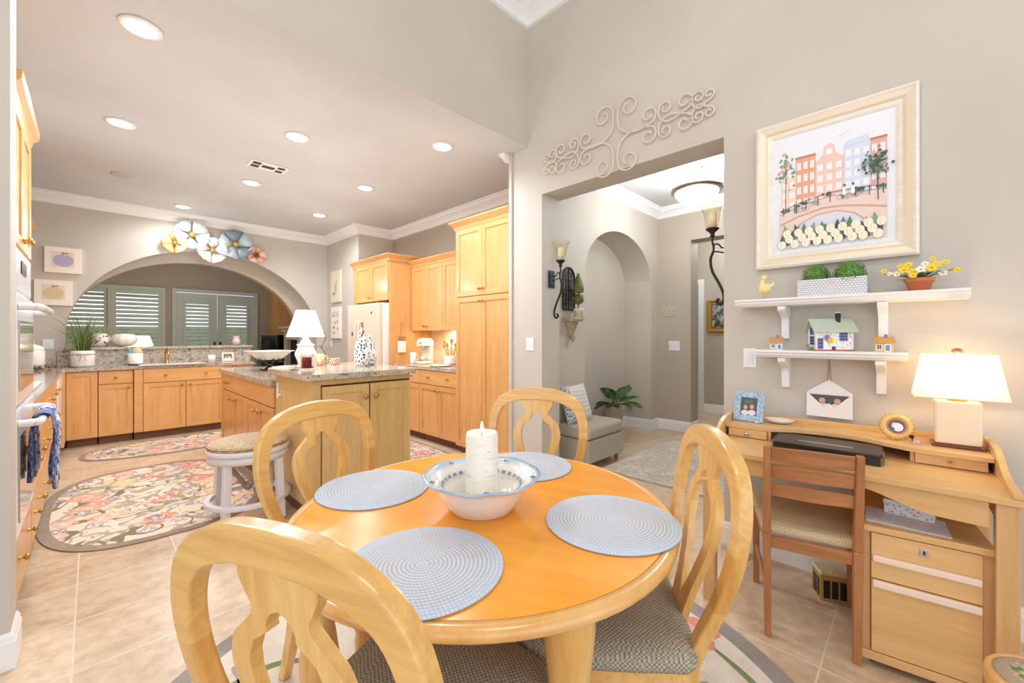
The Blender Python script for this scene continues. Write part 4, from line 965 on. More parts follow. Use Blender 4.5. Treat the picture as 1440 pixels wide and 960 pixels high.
# file cabinet
FO = (2.151, .150, 0); FA = -82
t = thing('file_cabinet', 'blond wood rolling file cabinet tucked beneath the right side of the desk', 'file cabinet', FO, FA)
fw, fd = .35, .42
b = MB(); b.box(0, .025, 0, fd, .03, .53); b.box(fw-.025, fw, 0, fd, .03, .53); b.box(.025, fw-.025, .01, fd, .03, .53); b.build('body', DESKWZ, t, bevel=.001)
MB().box(-.01, fw+.01, -.015, fd+.01, .531, .556).build('top', DESKW, t, bevel=.003)
MB().box(-.006, fw+.006, -.014, .0, .028, .062).build('plinth', DESKW, t, bevel=.003)
LIP = mat('pale pink wood pull', (240, 216, 192), .45)
for k, (z0, z1, lip) in enumerate(((.422, .528, 'b'), (.352, .418, None), (.066, .348, 't'))):
    dr = MB().box(.027, fw-.027, -.012, .009, z0, z1).build('drawer', DESKW, t, bevel=.0015)
    if k == 0:
        MB().box(.03, fw-.03, -.028, -.0125, z0-.001, z0+.024).build('pull', LIP, dr, bevel=.005)
        kh = MB().box(fw/2-.012, fw/2+.012, -.016, -.0125, .48, .506).build('keyhole_plate', STEEL, dr, bevel=.005); MB().box(fw/2-.003, fw/2+.003, -.0175, -.0162, .486, .501).build('keyhole', BLACK, dr)
    if k == 2: MB().box(.03, fw-.03, -.028, -.0125, z1-.026, z1+.001).build('pull', LIP, dr, bevel=.005)
for x in (.03, fw-.03):
    for y in (.03, fd-.03): MB().lathe([(.013, -.008), (.013, .008)], (x, y, .0135), 12, rot=Matrix.Rotation(PI/2, 4, 'Y')).box(x-.006, x+.006, y-.006, y+.006, .02, .029).build('caster', BLACK, t)
def fl(x, y, z=0):
    a = math.radians(FA); return (FO[0]+x*math.cos(a)-y*math.sin(a), FO[1]+x*math.sin(a)+y*math.cos(a), z)
m, nt, bs = newmat('printed sheet'); v = coords(nt); n = noise(nt, v, 60, 2); nt.links.new(ramp(nt, n.outputs['Fac'], [(.3, (222, 220, 228)), (.5, (238, 238, 244))]), bs.inputs['Base Color'])
tag(MB().box(-.12, .12, -.09, .09, 0, .002).build('paper_sheet', m), 'white printed sheet of paper lying on the file cabinet', 'paper', loc=fl(.14, .115, .5565), rz=FA-4)
m, nt, bs = newmat('floral paper box'); v = coords(nt); vo = N(nt, 'ShaderNodeTexVoronoi'); vo.inputs['Scale'].default_value = 75; nt.links.new(v, vo.inputs['Vector']); sp = N(nt, 'ShaderNodeSeparateColor'); nt.links.new(vo.outputs['Color'], sp.inputs['Color'])
fc = ramp(nt, sp.outputs['Red'], [(0, (220, 150, 150)), (.2, (150, 176, 150)), (.4, (236, 208, 110)), (.55, (170, 160, 196)), (.7, (180, 200, 190))], 'CONSTANT')
c = mix(nt, math_(nt, 'LESS_THAN', vo.outputs['Distance'], .32), (236, 238, 234), fc); nt.links.new(c, bs.inputs['Base Color'])
t = thing('floral_box', 'small lidded box with flower print on the white sheet', 'box', fl(.165, .2, .559), FA-12)
MB().box(-.075, .075, -.045, .045, 0, .04).build('body', m, t, bevel=.002); MB().box(-.078, .078, -.048, .048, .0405, .058).build('lid', m, t, bevel=.002)
# black and gold box on the floor
t = thing('decorated_box', 'small black and gold decorated box on the floor under the desk', 'box', (2.58, .30, 0), -62)
m = mat('aged gold paint', (176, 146, 80), .5)
MB().box(-.06, .06, -.05, .05, .0, .125).build('body', m, t, bevel=.003)
b = MB()
for x0 in (-.048, -.014, .02): b.box(x0, x0+.026, -.0535, -.0505, .015, .1)
for y0 in (-.035, .005): b.box(-.0635, -.0605, y0, y0+.03, .015, .1)
b.build('panel', BLACK, t)
b = MB(); 
for i in range(9): b.box(-.06+i*.0135, -.05+i*.0135, -.05, .05, .1255, .14)
b.build('pleated_top', mat('cream pleats', (226, 212, 170), .7), t)
# desk chair (faces the desk)
t = thing('desk_chair', 'reddish teak desk chair with three back slats and woven cream seat', 'chair', (2.30, .36, 0), 13.6-90)
def tap(b, p0, p1, w0, d0, w1, d1):
    vs = [(p[0]+sx*w/2, p[1]+sy*d/2, p[2]) for p, w, d in ((p0, w0, d0), (p1, w1, d1)) for sx, sy in ((-1, -1), (1, -1), (1, 1), (-1, 1))]
    return b.add(vs, [(3, 2, 1, 0), (4, 5, 6, 7)]+[(k, (k+1) % 4, 4+(k+1) % 4, 4+k) for k in range(4)])
for s_ in (-1, 1):
    b = MB(); tap(b, (s_*.15, -.215, 0), (s_*.155, -.195, .44), .026, .03, .032, .045); tap(b, (s_*.155, -.195, .44), (s_*.155, -.25, .832), .032, .045, .026, .03); b.build('back_post', TEAK, t, bevel=.004)
    b = MB(); tap(b, (s_*.195, .21, 0), (s_*.195, .205, .40), .026, .026, .034, .034); b.build('front_leg', TEAK, t, bevel=.004)
    MB().bar((s_*.154, -.18, .2), (s_*.194, .195, .2), .014, .028).build('side_stretcher', TEAKX, t, bevel=.003)
    MB().bar((s_*.157, -.17, .405), (s_*.194, .19, .405), .02, .045).build('seat_rail', TEAKX, t, bevel=.003)
MB().box(-.14, .14, -.21, -.188, .38, .43).build('rear_rail', TEAKX, t, bevel=.003); MB().box(-.178, .178, .195, .217, .38, .43).build('front_rail', TEAKX, t, bevel=.003)
for z0, z1 in ((.768, .825), (.695, .748), (.615, .667)):
    pts = [(x, -.1+.02*(x/.142)**2-.03) for x in [-.142+.284*i/12 for i in range(13)]]
    yb = lambda z: -.195-.055*(z-.44)/.408
    vs = []
    for i in range(13):
        x = -.142+.284*i/12; c = -.018*(1-(x/.142)**2)
        for z, dy in ((z0, -.008), (z0, .008), (z1+.006*(1-(x/.142)**2), .008), (z1+.006*(1-(x/.142)**2), -.008)): vs.append((x, yb(z)+c+dy, z))
    b = MB(); b.add(vs, [(0, 1, 2, 3), (48, 49, 50, 51)]+[(i*4+q, i*4+(q+1) % 4, i*4+4+(q+1) % 4, i*4+4+q) for i in range(12) for q in range(4)]); b.build('back_slat', TEAKX, t, bevel=.002)
sp_ = [(-.172, -.188), (.172, -.188), (.222, .225), (-.222, .225)]
b = MB(); rings = []
for f, z in ((.985, .431), (1, .45), (.97, .468), (.8, .477), (.4, .48)):
    rings += [(x*f, .02+(y-.02)*f, z) for x, y in sp_]
b.add(rings, [(3, 2, 1, 0), (16, 17, 18, 19)]+[(i*4+k, i*4+(k+1) % 4, i*4+4+(k+1) % 4, i*4+4+k) for i in range(4) for k in range(4)])
b.build('seat', weave('cream woven seat', (232, 214, 176), (190, 164, 118), 190), t, bevel=.008, seg=3)
# needlepoint footstool in the corner
t = thing('footstool', 'low round wooden footstool with floral needlepoint top, bottom right corner', 'footstool', (1.84, -.262, 0), 0)
MB().lathe([(.1, .27), (.112, .28), (.118, .31), (.116, .335), (.108, .345), (.1, .34), (.1, .27)], seg=48, cap=False).build('frame', RIMW, t)
m, nt, bs = newmat('needlepoint bouquet'); v = coords(nt); sx_ = N(nt, 'ShaderNodeSeparateXYZ'); nt.links.new(v, sx_.inputs[0])
r = math_(nt, 'SQRT', math_(nt, 'ADD', math_(nt, 'MULTIPLY', sx_.outputs[0], sx_.outputs[0]), math_(nt, 'MULTIPLY', sx_.outputs[1], sx_.outputs[1])))
n = noise(nt, v, 34, 3, .6, .8); fcol = ramp(nt, n.outputs['Fac'], [(.32, (90, 112, 80)), (.42, (130, 150, 110)), (.48, (214, 196, 130)), (.54, (206, 110, 100)), (.62, (190, 190, 200))])
c = mix(nt, math_(nt, 'LESS_THAN', r, .068), (176, 158, 132), fcol); nt.links.new(c, bs.inputs['Base Color']); bs.inputs['Roughness'].default_value = .9
MB().lathe([(.0005, .352), (.05, .351), (.085, .347), (.103, .338), (.1, .33)], seg=48, cap=False).build('cushion', m, t)
for k in range(3):
    a = 2*PI*k/3+.5; MB().bar((.1*math.cos(a), .1*math.sin(a), 0), (.08*math.cos(a), .08*math.sin(a), .3), .022, .022).build('leg', RIMW, t, bevel=.004)
# ------------------------------------------------------------------ things on the desk wall (local x right, y into the wall)
def bracket(b, x, z, h=.17, d=.15, w=.035):
    pr = [(0, 0), (-d, 0), (-d, -.02)]+smooth_line([(-d+.012, -.03), (-.06, -.065), (-.05, -.12), (-.045, -h)], 5)+[(0, -h)]
    b.prism([(y, z+q) for y, q in pr], 'x', x-w/2, x+w/2)
    return b
def shelf(label, yc, z, L, d, bx, bh):
    t = thing('wall_shelf', label, 'shelf', (2.78, yc, z), -90)
    b = MB(); pr = [(0, 0), (-d, 0), (-d, -.012), (-d+.008, -.017), (-d+.008, -.024), (-d+.022, -.04), (0, -.04)]
    b.prism(pr, 'x', -L/2, L/2); b.build('board', TRIM, t, bevel=.002)
    for x in bx: b = MB(); bracket(b, x, -.041, bh, d-.03); b.build('bracket', TRIM, t, bevel=.003)
    return t
shelf('long white wall shelf above the desk, the upper one under the picture', .286, 1.505, .916, .18, (-.235, .175), .18)
shelf('shorter white wall shelf above the desk, the lower one holding cottages', .33, 1.222, .618, .18, (-.19, .212), .17)
# framed city print
t = thing('framed_print', 'big ivory framed watercolour print of canal houses, bridge and white tulips', 'picture', (2.776, .325, 2.10), -90)
IV = wood('ivory and champagne frame', (236, 226, 206), (246, 240, 228), 'x', .35, .2, 1.0, grain=.2)
CH = mat('champagne gilding', (232, 216, 190), .4, .15)
w2, h2 = .342, .412
def rail(b, axis, sgn):
    pr = [(0, -.002, 0), (0, -.035, 0), (.012, -.042, 0), (.022, -.036, 1), (.045, -.03, 1), (.058, -.022, 0), (.072, -.018, 0), (.082, -.012, 0), (.082, -.002, 0)]
    k = len(pr); 
    if axis == 'v': vs = [(sgn*(w2-o), y, s2*(h2-o)) for s2 in (-1, 1) for o, y, _ in pr]
    else: vs = [(s2*(w2-o), y, sgn*(h2-o)) for s2 in (-1, 1) for o, y, _ in pr]
    for i in range(k): b.add([vs[i], vs[(i+1) % k], vs[k+(i+1) % k], vs[k+i]], [(0, 1, 2, 3)], pr[i][2] if i < k-1 else 0)
    return b
b = MB(); rail(b, 'v', -1); rail(b, 'v', 1); rail(b, 'h', -1); rail(b, 'h', 1); b.build('frame', [IV, CH], t)
MB().box(-w2+.07, w2-.07, -.008, -.002, -h2+.07, h2-.07).build('paper', mat('cool white paper', (236, 240, 246), .5), t)
AC = dict(peach=(246, 218, 192), orange=(230, 172, 142), pink=(242, 204, 190), blue=(216, 227, 241), red=(228, 178, 166), win=(246, 244, 246), green=(120, 150, 112), amber=(226, 176, 110), dark=(70, 92, 90), rail=(88, 82, 84),
          road=(236, 214, 202), brick=(214, 168, 150), water=(222, 224, 236), tulip=(250, 242, 214), leaf=(96, 132, 110), leaf2=(136, 166, 138), roof=(196, 130, 104), skin=(196, 140, 110), shirt=(250, 248, 248), navy=(96, 110, 140))
AK = list(AC); am = [mat('print '+k, c, .7) for k, c in AC.items()]
b = MB(); lay = [0]
def P(pts, k): 
    lay[0] += 1; b.add([(u, -.0085-.000025*lay[0], v-.305) for u, v in pts], [tuple(range(len(pts)))], AK.index(k))
def Rr(u0, u1, v0, v1, k): P([(u0, v0), (u1, v0), (u1, v1), (u0, v1)], k)
def Dd(u, v, r, k, sy=1, n=10): P([(u+r*math.cos(2*PI*i/n), v+r*sy*math.sin(2*PI*i/n)) for i in range(n)], k)
def Ln(pts, w, k):
    for (x0, y0), (x1, y1) in zip(pts, pts[1:]):
        L = math.hypot(x1-x0, y1-y0) or 1; nx, ny = -(y1-y0)/L*w/2, (x1-x0)/L*w/2
        P([(x0+nx, y0+ny), (x1+nx, y1+ny), (x1-nx, y1-ny), (x0-nx, y0-ny)], k)
def house(u0, u1, v1, k, rows, cols, top='flat', v0=.19):
    Rr(u0, u1, v0, v1, k)
    if top == 'flat': Rr(u0-.002, u1+.002, v1-.008, v1+.004, 'roof')
    if top == 'gable':
        m_ = (u0+u1)/2; P([(u0+.01, v1), (u0+.03, v1+.02), (m_-.025, v1+.03), (m_-.022, v1+.065), (m_, v1+.08), (m_+.022, v1+.065), (m_+.025, v1+.03), (u1-.03, v1+.02), (u1-.01, v1)], k); Rr(m_-.012, m_+.012, v1+.02, v1+.05, 'win')
    for i in range(rows):
        for j in range(cols):
            a = u0+(u1-u0)*(j+.2)/cols; c = u0+(u1-u0)*(j+.8)/cols; z0 = v0+.03+(v1-v0-.04)*(i+.1)/rows; z1 = v0+.03+(v1-v0-.04)*(i+.72)/rows
            Rr(a, c, z0, z1, 'win'); Ln([((a+c)/2, z0), ((a+c)/2, z1)], .0014, k)
house(-.222, -.152, .40, 'peach', 3, 2, None); house(-.152, -.062, .50, 'orange', 4, 3); house(-.062, .058, .46, 'pink', 4, 3, 'gable'); house(.06, .165, .50, 'blue', 5, 3, None); house(.165, .227, .505, 'red', 4, 2)
P([(.06, .50), (.072, .525), (.155, .535), (.165, .50)], 'blue')
random.seed(3)
for i in range(70): Dd(-.195+random.gauss(0, .018), .46+random.gauss(0, .045), random.uniform(.003, .008), random.choice(['green', 'green', 'amber', 'leaf2']), 1, 7)
Ln([(-.2, .18), (-.198, .46)], .003, 'rail')
P([(-.227, .20), (-.12, .235), (0, .255), (.12, .25), (.227, .235), (.227, .0), (-.227, .0)], 'road')
Ln([(-.227, .135), (-.14, .17), (-.03, .195), (.06, .19), (.15, .17), (.227, .15)], .010, 'brick')
P([(-.165, .08), (-.12, .13), (-.05, .16), (.03, .165), (.1, .14), (.14, .1), (.14, .0), (-.165, .0)], 'water')
Ln([(-.165, .09), (-.12, .135), (-.05, .165), (.03, .17), (.1, .145), (.14, .105)], .007, 'brick')
Ln([(-.227, .215), (-.12, .25), (0, .272), (.12, .27), (.227, .262)], .0028, 'rail'); Ln([(-.227, .195), (-.12, .23), (0, .252), (.12, .25), (.227, .24)], .002, 'rail')
for i in range(9):
    u = -.21+i*.053; v = .205+.045*math.sin((u+.227)/.454*2.2); Ln([(u, v-.025), (u, v+.025)], .004, 'rail')
for u, v in ((-.2, .21), (-.12, .235), (-.01, .262), (.12, .262), (.205, .255)):
    for _ in range(8): Dd(u+random.uniform(-.02, .02), v+random.uniform(-.006, .01), .006, random.choice(['dark', 'leaf', 'rail']), 1, 7)
for u, v in ((-.115, .205), (-.065, .225), (.055, .235), (.095, .235), (.13, .24)):
    for a0 in (-.013, .013): Ln([(u+a0+.011*math.cos(2*PI*i/12), v+.011*math.sin(2*PI*i/12)) for i in range(13)], .0012, 'rail')
    Ln([(u-.013, v), (u, v+.016), (u+.013, v), (u-.003, v), (u-.006, v+.018)], .0014, 'rail')
for u in (.06, .095): P([(u-.008, .245), (u+.01, .245), (u+.007, .285), (u-.004, .285)], 'shirt'); Dd(u+.003, .292, .006, 'skin'); Dd(u+.002, .296, .005, 'rail')
P([(-.152, .19), (-.144, .19), (-.143, .235), (-.152, .235)], 'navy'); Dd(-.148, .24, .004, 'skin')
Ln([(.195, .19), (.192, .32), (.19, .38)], .004, 'rail')
for i in range(110): Dd(.178+random.gauss(0, .026), .375+random.gauss(0, .032), random.uniform(.003, .008), random.choice(['dark', 'leaf', 'dark', 'green']), 1, 7)
for i in range(30):
    u = -.22+.44*((i*7) % 30)/30+random.uniform(-.006, .006); v = random.uniform(.0, .05); a = random.uniform(-.5, .5)
    P([(u-.006, v-.0), (u+.006, v), (u+.012+.05*a, v+.05), (u+.07*a, v+.085), (u-.01+.04*a, v+.045)], random.choice(['leaf', 'dark', 'leaf2']))
for i in range(26):
    u = -.21+.42*i/25+random.uniform(-.006, .006); v = .02+.06*((i*5) % 3)/2; Dd(u, v, .019, 'tulip', 1.25, 12); Ln([(u-.004, v-.015), (u-.006, v+.012), (u, v+.022)], .0012, 'brick')
for i in range(3): Ln([(.04+i*.015, .56+i*.004), (.046+i*.015, .556+i*.004), (.052+i*.015, .561+i*.004)], .001, 'rail')
b.build('printed_scene', am, t)

# envelope photo holder
t = thing('photo_envelope', 'white ceramic envelope wall pocket with photo, hung on a cord below the shelves', 'wall pocket', (2.775, .327, .96), -90)
b = MB(); w_, hb, ht = .098, -.095, .035
b.prism([(-w_, hb), (w_, hb), (w_, ht), (0, ht+.07), (-w_, ht)], 'y', -.006, -.001); b.build('back_flap', WHITE, t, bevel=.003)
b = MB(); b.prism([(-w_, hb), (w_, hb), (w_, ht), (.02, -.045), (-.02, -.045), (-w_, ht)], 'y', -.022, -.014); b.prism([(-w_, hb), (w_, hb), (0, -.02)], 'y', -.026, -.0225); b.build('pocket', WHITE, t, bevel=.004)
b = MB(); b.box(-.085, .085, -.0135, -.0115, -.06, .022)
for x in (-.03, .035):
    for z, r, mm in ((-.005, .02, 2), (-.008, .014, 1), (-.045, .028, 3)): b.add([(x+r*math.cos(2*PI*i/14), -.0138-.0004*(4-mm if mm != 1 else 4), z+r*math.sin(2*PI*i/14)) for i in range(14)], [tuple(range(14))], mm)
b.build('photo', PHM, t)
b = MB(); b.tube([(-.008, -.008, .098), (-.002, -.006, .17), (0, -.004, .215), (.004, -.006, .16), (.008, -.008, .098)], .0018, 6); b.build('cord', mat('tan cord', (176, 136, 96), .8), t)
# bird
YB = mat('pale yellow glaze', (240, 226, 150), .45)
t = thing('duckling_figurine', 'pale yellow duckling figurine at the left end of the upper shelf', 'figurine', (2.665, .605, 1.5055), -100)
b = MB(); b.ball((0, 0, .062), .032, 0, 20, 1.05, .8, .85); b.tube(smooth_line([(-.012, 0, .08), (-.012, 0, .1), (-.006, 0, .115)], 4), [.017, .015, .013, .012, .011, .011, .011, .011, .012], 12); b.ball((-.004, 0, .122), .0165, 0, 16)
b.tube([(.02, 0, .07), (.036, 0, .078), (.046, 0, .09)], [.016, .01, .003], 10); b.build('body', YB, t)
MB().tube([(.006, 0, .121), (.022, 0, .119), (.03, 0, .118)], [.006, .004, .002], 8).build('beak', mat('orange glaze', (236, 176, 90), .5), t)
b = MB()
for x in (-.012, .014): b.tube([(x, 0, .038), (x, 0, .004)], .003, 8); b.lathe([(.002, 0), (.011, 0), (.009, .004), (.001, .005)], (x-.004, 0, 0), 10)
b.build('leg', MATS['orange glaze'], t)
# boxwood planter
m, nt, bs = newmat('white woven basket'); v = coords(nt)
bk = N(nt, 'ShaderNodeTexBrick'); bk.inputs['Scale'].default_value = 1; bk.inputs['Brick Width'].default_value = .014; bk.inputs['Row Height'].default_value = .011; bk.inputs['Mortar Size'].default_value = .0016
mp = N(nt, 'ShaderNodeCombineXYZ'); s0 = N(nt, 'ShaderNodeSeparateXYZ'); nt.links.new(v, s0.inputs[0]); nt.links.new(math_(nt, 'ADD', s0.outputs[0], s0.outputs[1]), mp.inputs[0]); nt.links.new(s0.outputs[2], mp.inputs[1]); nt.links.new(mp.outputs[0], bk.inputs['Vector'])
bk.inputs['Color1'].default_value = lin((242, 242, 244)); bk.inputs['Color2'].default_value = lin((232, 232, 236)); bk.inputs['Mortar'].default_value = lin((186, 184, 188)); nt.links.new(bk.outputs['Color'], bs.inputs['Base Color']); bump(nt, bs, math_(nt, 'SUBTRACT', 1, bk.outputs['Fac']), .8, .004)
t = thing('boxwood_planter', 'white woven rectangular planter with two green boxwood balls on upper shelf', 'planter', (2.675, .305, 1.5055), -90)
b = MB(); b.box(-.14, .14, -.055, -.049, 0, .088); b.box(-.14, .14, .049, .055, 0, .088); b.box(-.14, -.134, -.049, .049, 0, .088); b.box(.134, .14, -.049, .049, 0, .088); b.box(-.134, .134, -.049, .049, 0, .07); b.build('basket', m, t, bevel=.003)
BOX = leafy('boxwood green', (38, 84, 26), (110, 160, 60), 120)
def shrub_ball(b, c, r, n=380, ls=.011, m=0):
    for i in range(n):
        z = 1-2*(i+.5)/n; a = i*2.39996; q = math.sqrt(1-z*z); d = Vector((q*math.cos(a), q*math.sin(a), z)); d = (d+Vector((random.uniform(-.3, .3), random.uniform(-.3, .3), random.uniform(-.3, .3)))).normalized()
        u = d.cross(Vector((random.random(), random.random(), random.random()+.1))).normalized(); v_ = d.cross(u); p = Vector(c)+d*r*random.uniform(.86, 1.0)
        b.add([tuple(p-u*ls*.45), tuple(p+v_*ls*.25+d*ls*.35), tuple(p+u*ls*.6+d*ls*.5), tuple(p-v_*ls*.25+d*ls*.35)], [(0, 1, 2, 3)], m)
    b.ball(c, r*.88, m, 20)
    return b
for x in (-.068, .07): b = MB(); shrub_ball(b, (x, 0, .106), .062 if x < 0 else .068); b.build('boxwood_ball', BOX, t)
# terracotta flower pot
t = thing('flower_pot', 'terracotta pot of yellow and white pansies on the upper shelf', 'potted flowers', (2.68, -.015, 1.5055), -90)
MB().lathe([(.001, 0), (.036, 0), (.045, .04), (.051, .041), (.053, .06), (.048, .06), (.046, .05), (.001, .048)], seg=32, cap=False).build('pot', mat('terracotta', (206, 122, 76), .8), t)
LEAF = leafy('deep leaf green', (50, 92, 60), (110, 150, 90), 40)
b = MB(); random.seed(11)
for i in range(46):
    a = random.uniform(0, 2*PI); el = random.uniform(.1, 1.2); d = Vector((math.cos(a)*math.cos(el)*1.35, math.sin(a)*math.cos(el)*.8, math.sin(el)*.8)); p = Vector((0, 0, .05))+d*random.uniform(.035, .075)
    u = d.cross(Vector((0, 0, 1))).normalized(); s_ = random.uniform(.014, .024)
    b.add([tuple(p-d.normalized()*s_), tuple(p+u*s_*.6), tuple(p+d.normalized()*s_+Vector((0, 0, -.004))), tuple(p-u*s_*.6)], [(0, 1, 2, 3)])
for a in (.2, 2.9, 3.3, 5.9): d = Vector((math.cos(a), math.sin(a)*.5, .35)); b.tube([(0, 0, .055), tuple(d*.07+Vector((0, 0, .055))), tuple(d*.12+Vector((0, 0, .05)))], .0016, 5)
b.build('leaves', LEAF, t)
YP = mat('yellow petal', (246, 210, 60), .6); WP = mat('creamy petal', (246, 242, 220), .6); OC = mat('ochre heart', (220, 150, 40), .6)
def blossom(b, p, r, d, m, mc, n=5):
    d = Vector(d).normalized(); u = d.cross(Vector((.1, .2, 1))).normalized(); v_ = d.cross(u); p = Vector(p)
    for k in range(n):
        a = 2*PI*k/n; e = u*math.cos(a)+v_*math.sin(a); f = u*-math.sin(a)+v_*math.cos(a)
        b.add([tuple(p), tuple(p+e*r*.5+f*r*.42+d*r*.15), tuple(p+e*r*.95+f*r*.25+d*r*.25), tuple(p+e*r*.95-f*r*.25+d*r*.25), tuple(p+e*r*.5-f*r*.42+d*r*.15)], [(0, 1, 2, 3, 4)], m)
    b.ball(tuple(p+d*r*.1), r*.2, mc, 8)
for x, y, z, r, c in ((-.05, -.03, .10, .02, 0), (-.02, -.045, .085, .022, 0), (.005, -.05, .095, .019, 1), (.04, -.04, .1, .022, 0), (.055, -.03, .115, .018, 0), (-.075, -.02, .085, .016, 1), (-.06, -.01, .12, .016, 0), (.075, -.02, .075, .017, 1), (.02, -.03, .12, .015, 1), (-.035, -.02, .125, .016, 0), (.085, 0, .125, .014, 0), (.045, 0, .145, .013, 0), (.12, -.01, .085, .014, 0), (-.12, -.01, .105, .014, 0), (-.1, -.01, .09, .012, 1), (-.02, -.055, .07, .016, 0)):
    b = MB(); blossom(b, (x, y, z), r, (x*.8, -1, .5), 0, 1); b.build('blossom', [YP if c == 0 else WP, OC], t)
# cottages on lower shelf
def windows(b, x0, x1, z0, z1, y, nx, nz, m, mf, face='f'):
    """dark lattice window: frame slab m_f with dark panes m"""
    def bx(a, c, p, q, yy, mm):
        if face == 'f': b.box(a, c, yy-.001, yy+.001, p, q, mm)
        else: b.box(yy-.001, yy+.001, a, c, p, q, mm)
    s = -1
    bx(x0-.003, x1+.003, z0-.003, z1+.003, y, mf)
    for i in range(nx):
        for j in range(nz):
            bx(x0+(x1-x0)*(i+.12)/nx, x0+(x1-x0)*(i+.88)/nx, z0+(z1-z0)*(j+.12)/nz, z0+(z1-z0)*(j+.88)/nz, y-.0015, m)
NAVY = mat('ink navy glaze', (60, 66, 104), .3); CGL = mat('cottage white glaze', (240, 236, 228), .25, coat=.4); SAGE = mat('sage roof glaze', (188, 200, 180), .3, coat=.4); LILAC = mat('lilac trim glaze', (150, 146, 196), .4)
t = thing('ceramic_cottage', 'large floral painted ceramic cottage with black chimney on the lower shelf', 'ceramic house', (2.685, .315, 1.2225), -56); t.scale = (.87, .95, 1.06)
b = MB(); b.box(-.095, .1, -.04, .04, .006, .1, 0); b.box(-.1, .105, -.045, .045, 0, .005, 3)
b.prism([(-.04, .1), (.04, .1), (0, .145)], 'x', -.095, .1, 0)
windows(b, .03, .068, .05, .09, -.041, 3, 3, 1, 2); windows(b, -.022, .018, .03, .07, -.0960, 3, 3, 1, 2, 's'); windows(b, -.018, .018, .08, .115, -.0960, 3, 3, 1, 2, 's')
windows(b, -.085, -.06, .012, .06, -.041, 2, 3, 1, 2)
b.box(0-.012, .008, -.042, -.0405, .006, .022, 1)
b.build('house_walls', [CGL, NAVY, LILAC, mat('brick red glaze', (196, 96, 70), .4)], t)
b = MB(); b.prism([(-.06, .094), (-.058, .088), (0, .149), (.058, .088), (.06, .094), (0, .158)], 'x', -.115, .118); b.build('roof', SAGE, t, bevel=.002)
MB().lathe([(.012, .125), (.0135, .182), (.012, .183)], (.038, -.008, 0), 14).build('chimney', mat('chimney black', (44, 40, 40), .4), t)
MB().lathe([(.0135, .1835), (.0135, .188), (.001, .188)], (.038, -.008, 0), 14).build('chimney_cap', CGL, t)
for x, z, r, mm in ((-.018, .05, .017, YP), (.088, .095, .015, YP), (-.04, .065, .014, mat('violet petal', (160, 120, 180), .5)), (-.07, .1, .013, mat('leaf paint', (110, 160, 100), .5))):
    b = MB(); blossom(b, (x, -.043, z), r, (0, -1, 0), 0, 1); b.build('painted_flower', [mm, OC], t)
b = MB(); random.seed(5)
for i in range(60): b.box(*(lambda x, z: (x, x+.004, -.0415, -.0402, z, z+.003))(random.uniform(-.09, .095), random.uniform(.01, .09)), random.choice([0, 1, 2]))
b.build('painted_speckles', [mat('leaf paint', (110, 160, 100)), mat('rose paint', (214, 130, 130), .5), NAVY], t)
b = MB(); b.tube(smooth_line([(-.095, -.01, .015), (-.115, -.015, .012), (-.125, -.01, .03), (-.12, -.005, .02)], 4), .007, 8); b.build('handle', mat('leaf paint', (110, 160, 100)), t)
def small_house(label, loc, rz, wallm, roofm, w, d, h, hr):
    t = thing('miniature_cottage', label, 'ceramic house', loc, rz)
    b = MB(); b.box(-w/2, w/2, -d/2, d/2, 0, h); b.prism([(-d/2, h), (d/2, h), (0, h+hr*.7)], 'x', -w/2, w/2)
    windows(b, -w*.38, -w*.1, h*.3, h*.75, -d/2-.001, 2, 2, 1, 2); windows(b, w*.1, w*.4, h*.05, h*.8, -d/2-.001, 1, 1, 3, 2)
    b.build('house_walls', [wallm, NAVY, CGL, mat('door blue', (100, 150, 190), .4)], t)
    e = .005; b = MB(); b.prism([(-d/2-e, h-.002), (0, h+hr), (d/2+e, h-.002), (d/2+e, h-.006), (0, h+hr-.006), (-d/2-e, h-.006)], 'x', -w/2-.004, w/2+.004); b.build('roof', roofm, t)
    MB().box(w*.0, w*.18, -.006, .006, h+hr*.4, h+hr+.012).build('chimney', mat('slate chimney', (130, 130, 150), .5), t)
small_house('tiny cottage ornament with tan roof and blue door, left end of lower shelf', (2.69, .555, 1.2225), -80, mat('oat glaze', (226, 214, 190), .4), mat('tan roof glaze', (206, 156, 100), .4), .06, .045, .04, .03)
small_house('tiny honey-yellow cottage ornament, right end of lower shelf', (2.69, .105, 1.2225), -95, mat('honey glaze', (236, 202, 120), .4), mat('amber roof glaze', (214, 160, 84), .4), .062, .045, .045, .028)
# switches
def switch(label, loc, rz, n=1, w=.07, h=.115, group=None):
    t = thing('light_switch', label, 'light switch', loc, rz)
    MB().box(-w/2, w/2, -.006, -.0005, -h/2, h/2).build('plate', TRIM, t, bevel=.002)
    for i in range(n):
        x = (i-(n-1)/2)*.046; MB().box(x-.016, x+.016, -.009, -.0062, -.033, .033).build('rocker', WPAINT, t, bevel=.001)
switch('white light switch left of the lower wall shelf', (2.78, .71, 1.167), -90)
switch('white double light switch on the narrow wall beside the pantry', (2.78, 2.49, 1.223), -90, 2, .09)
switch('white square light switch on the hall end wall below the metal ornament', (5.6, 2.36, 1.163), -90, 3, .15, .13)
switch('white light switch on the wall below the illustrated pictures by the fridge', (2.9, 7.22, 1.16), -90)
switch('white outlet plate on the kitchen wall left of the grass plant', (-.37, 7.4, 1.2), 0, 1, .09, .115)
switch('white light switch on the family room wall beside the french doors', (3.2, 12.6, 1.2), 0, 1)

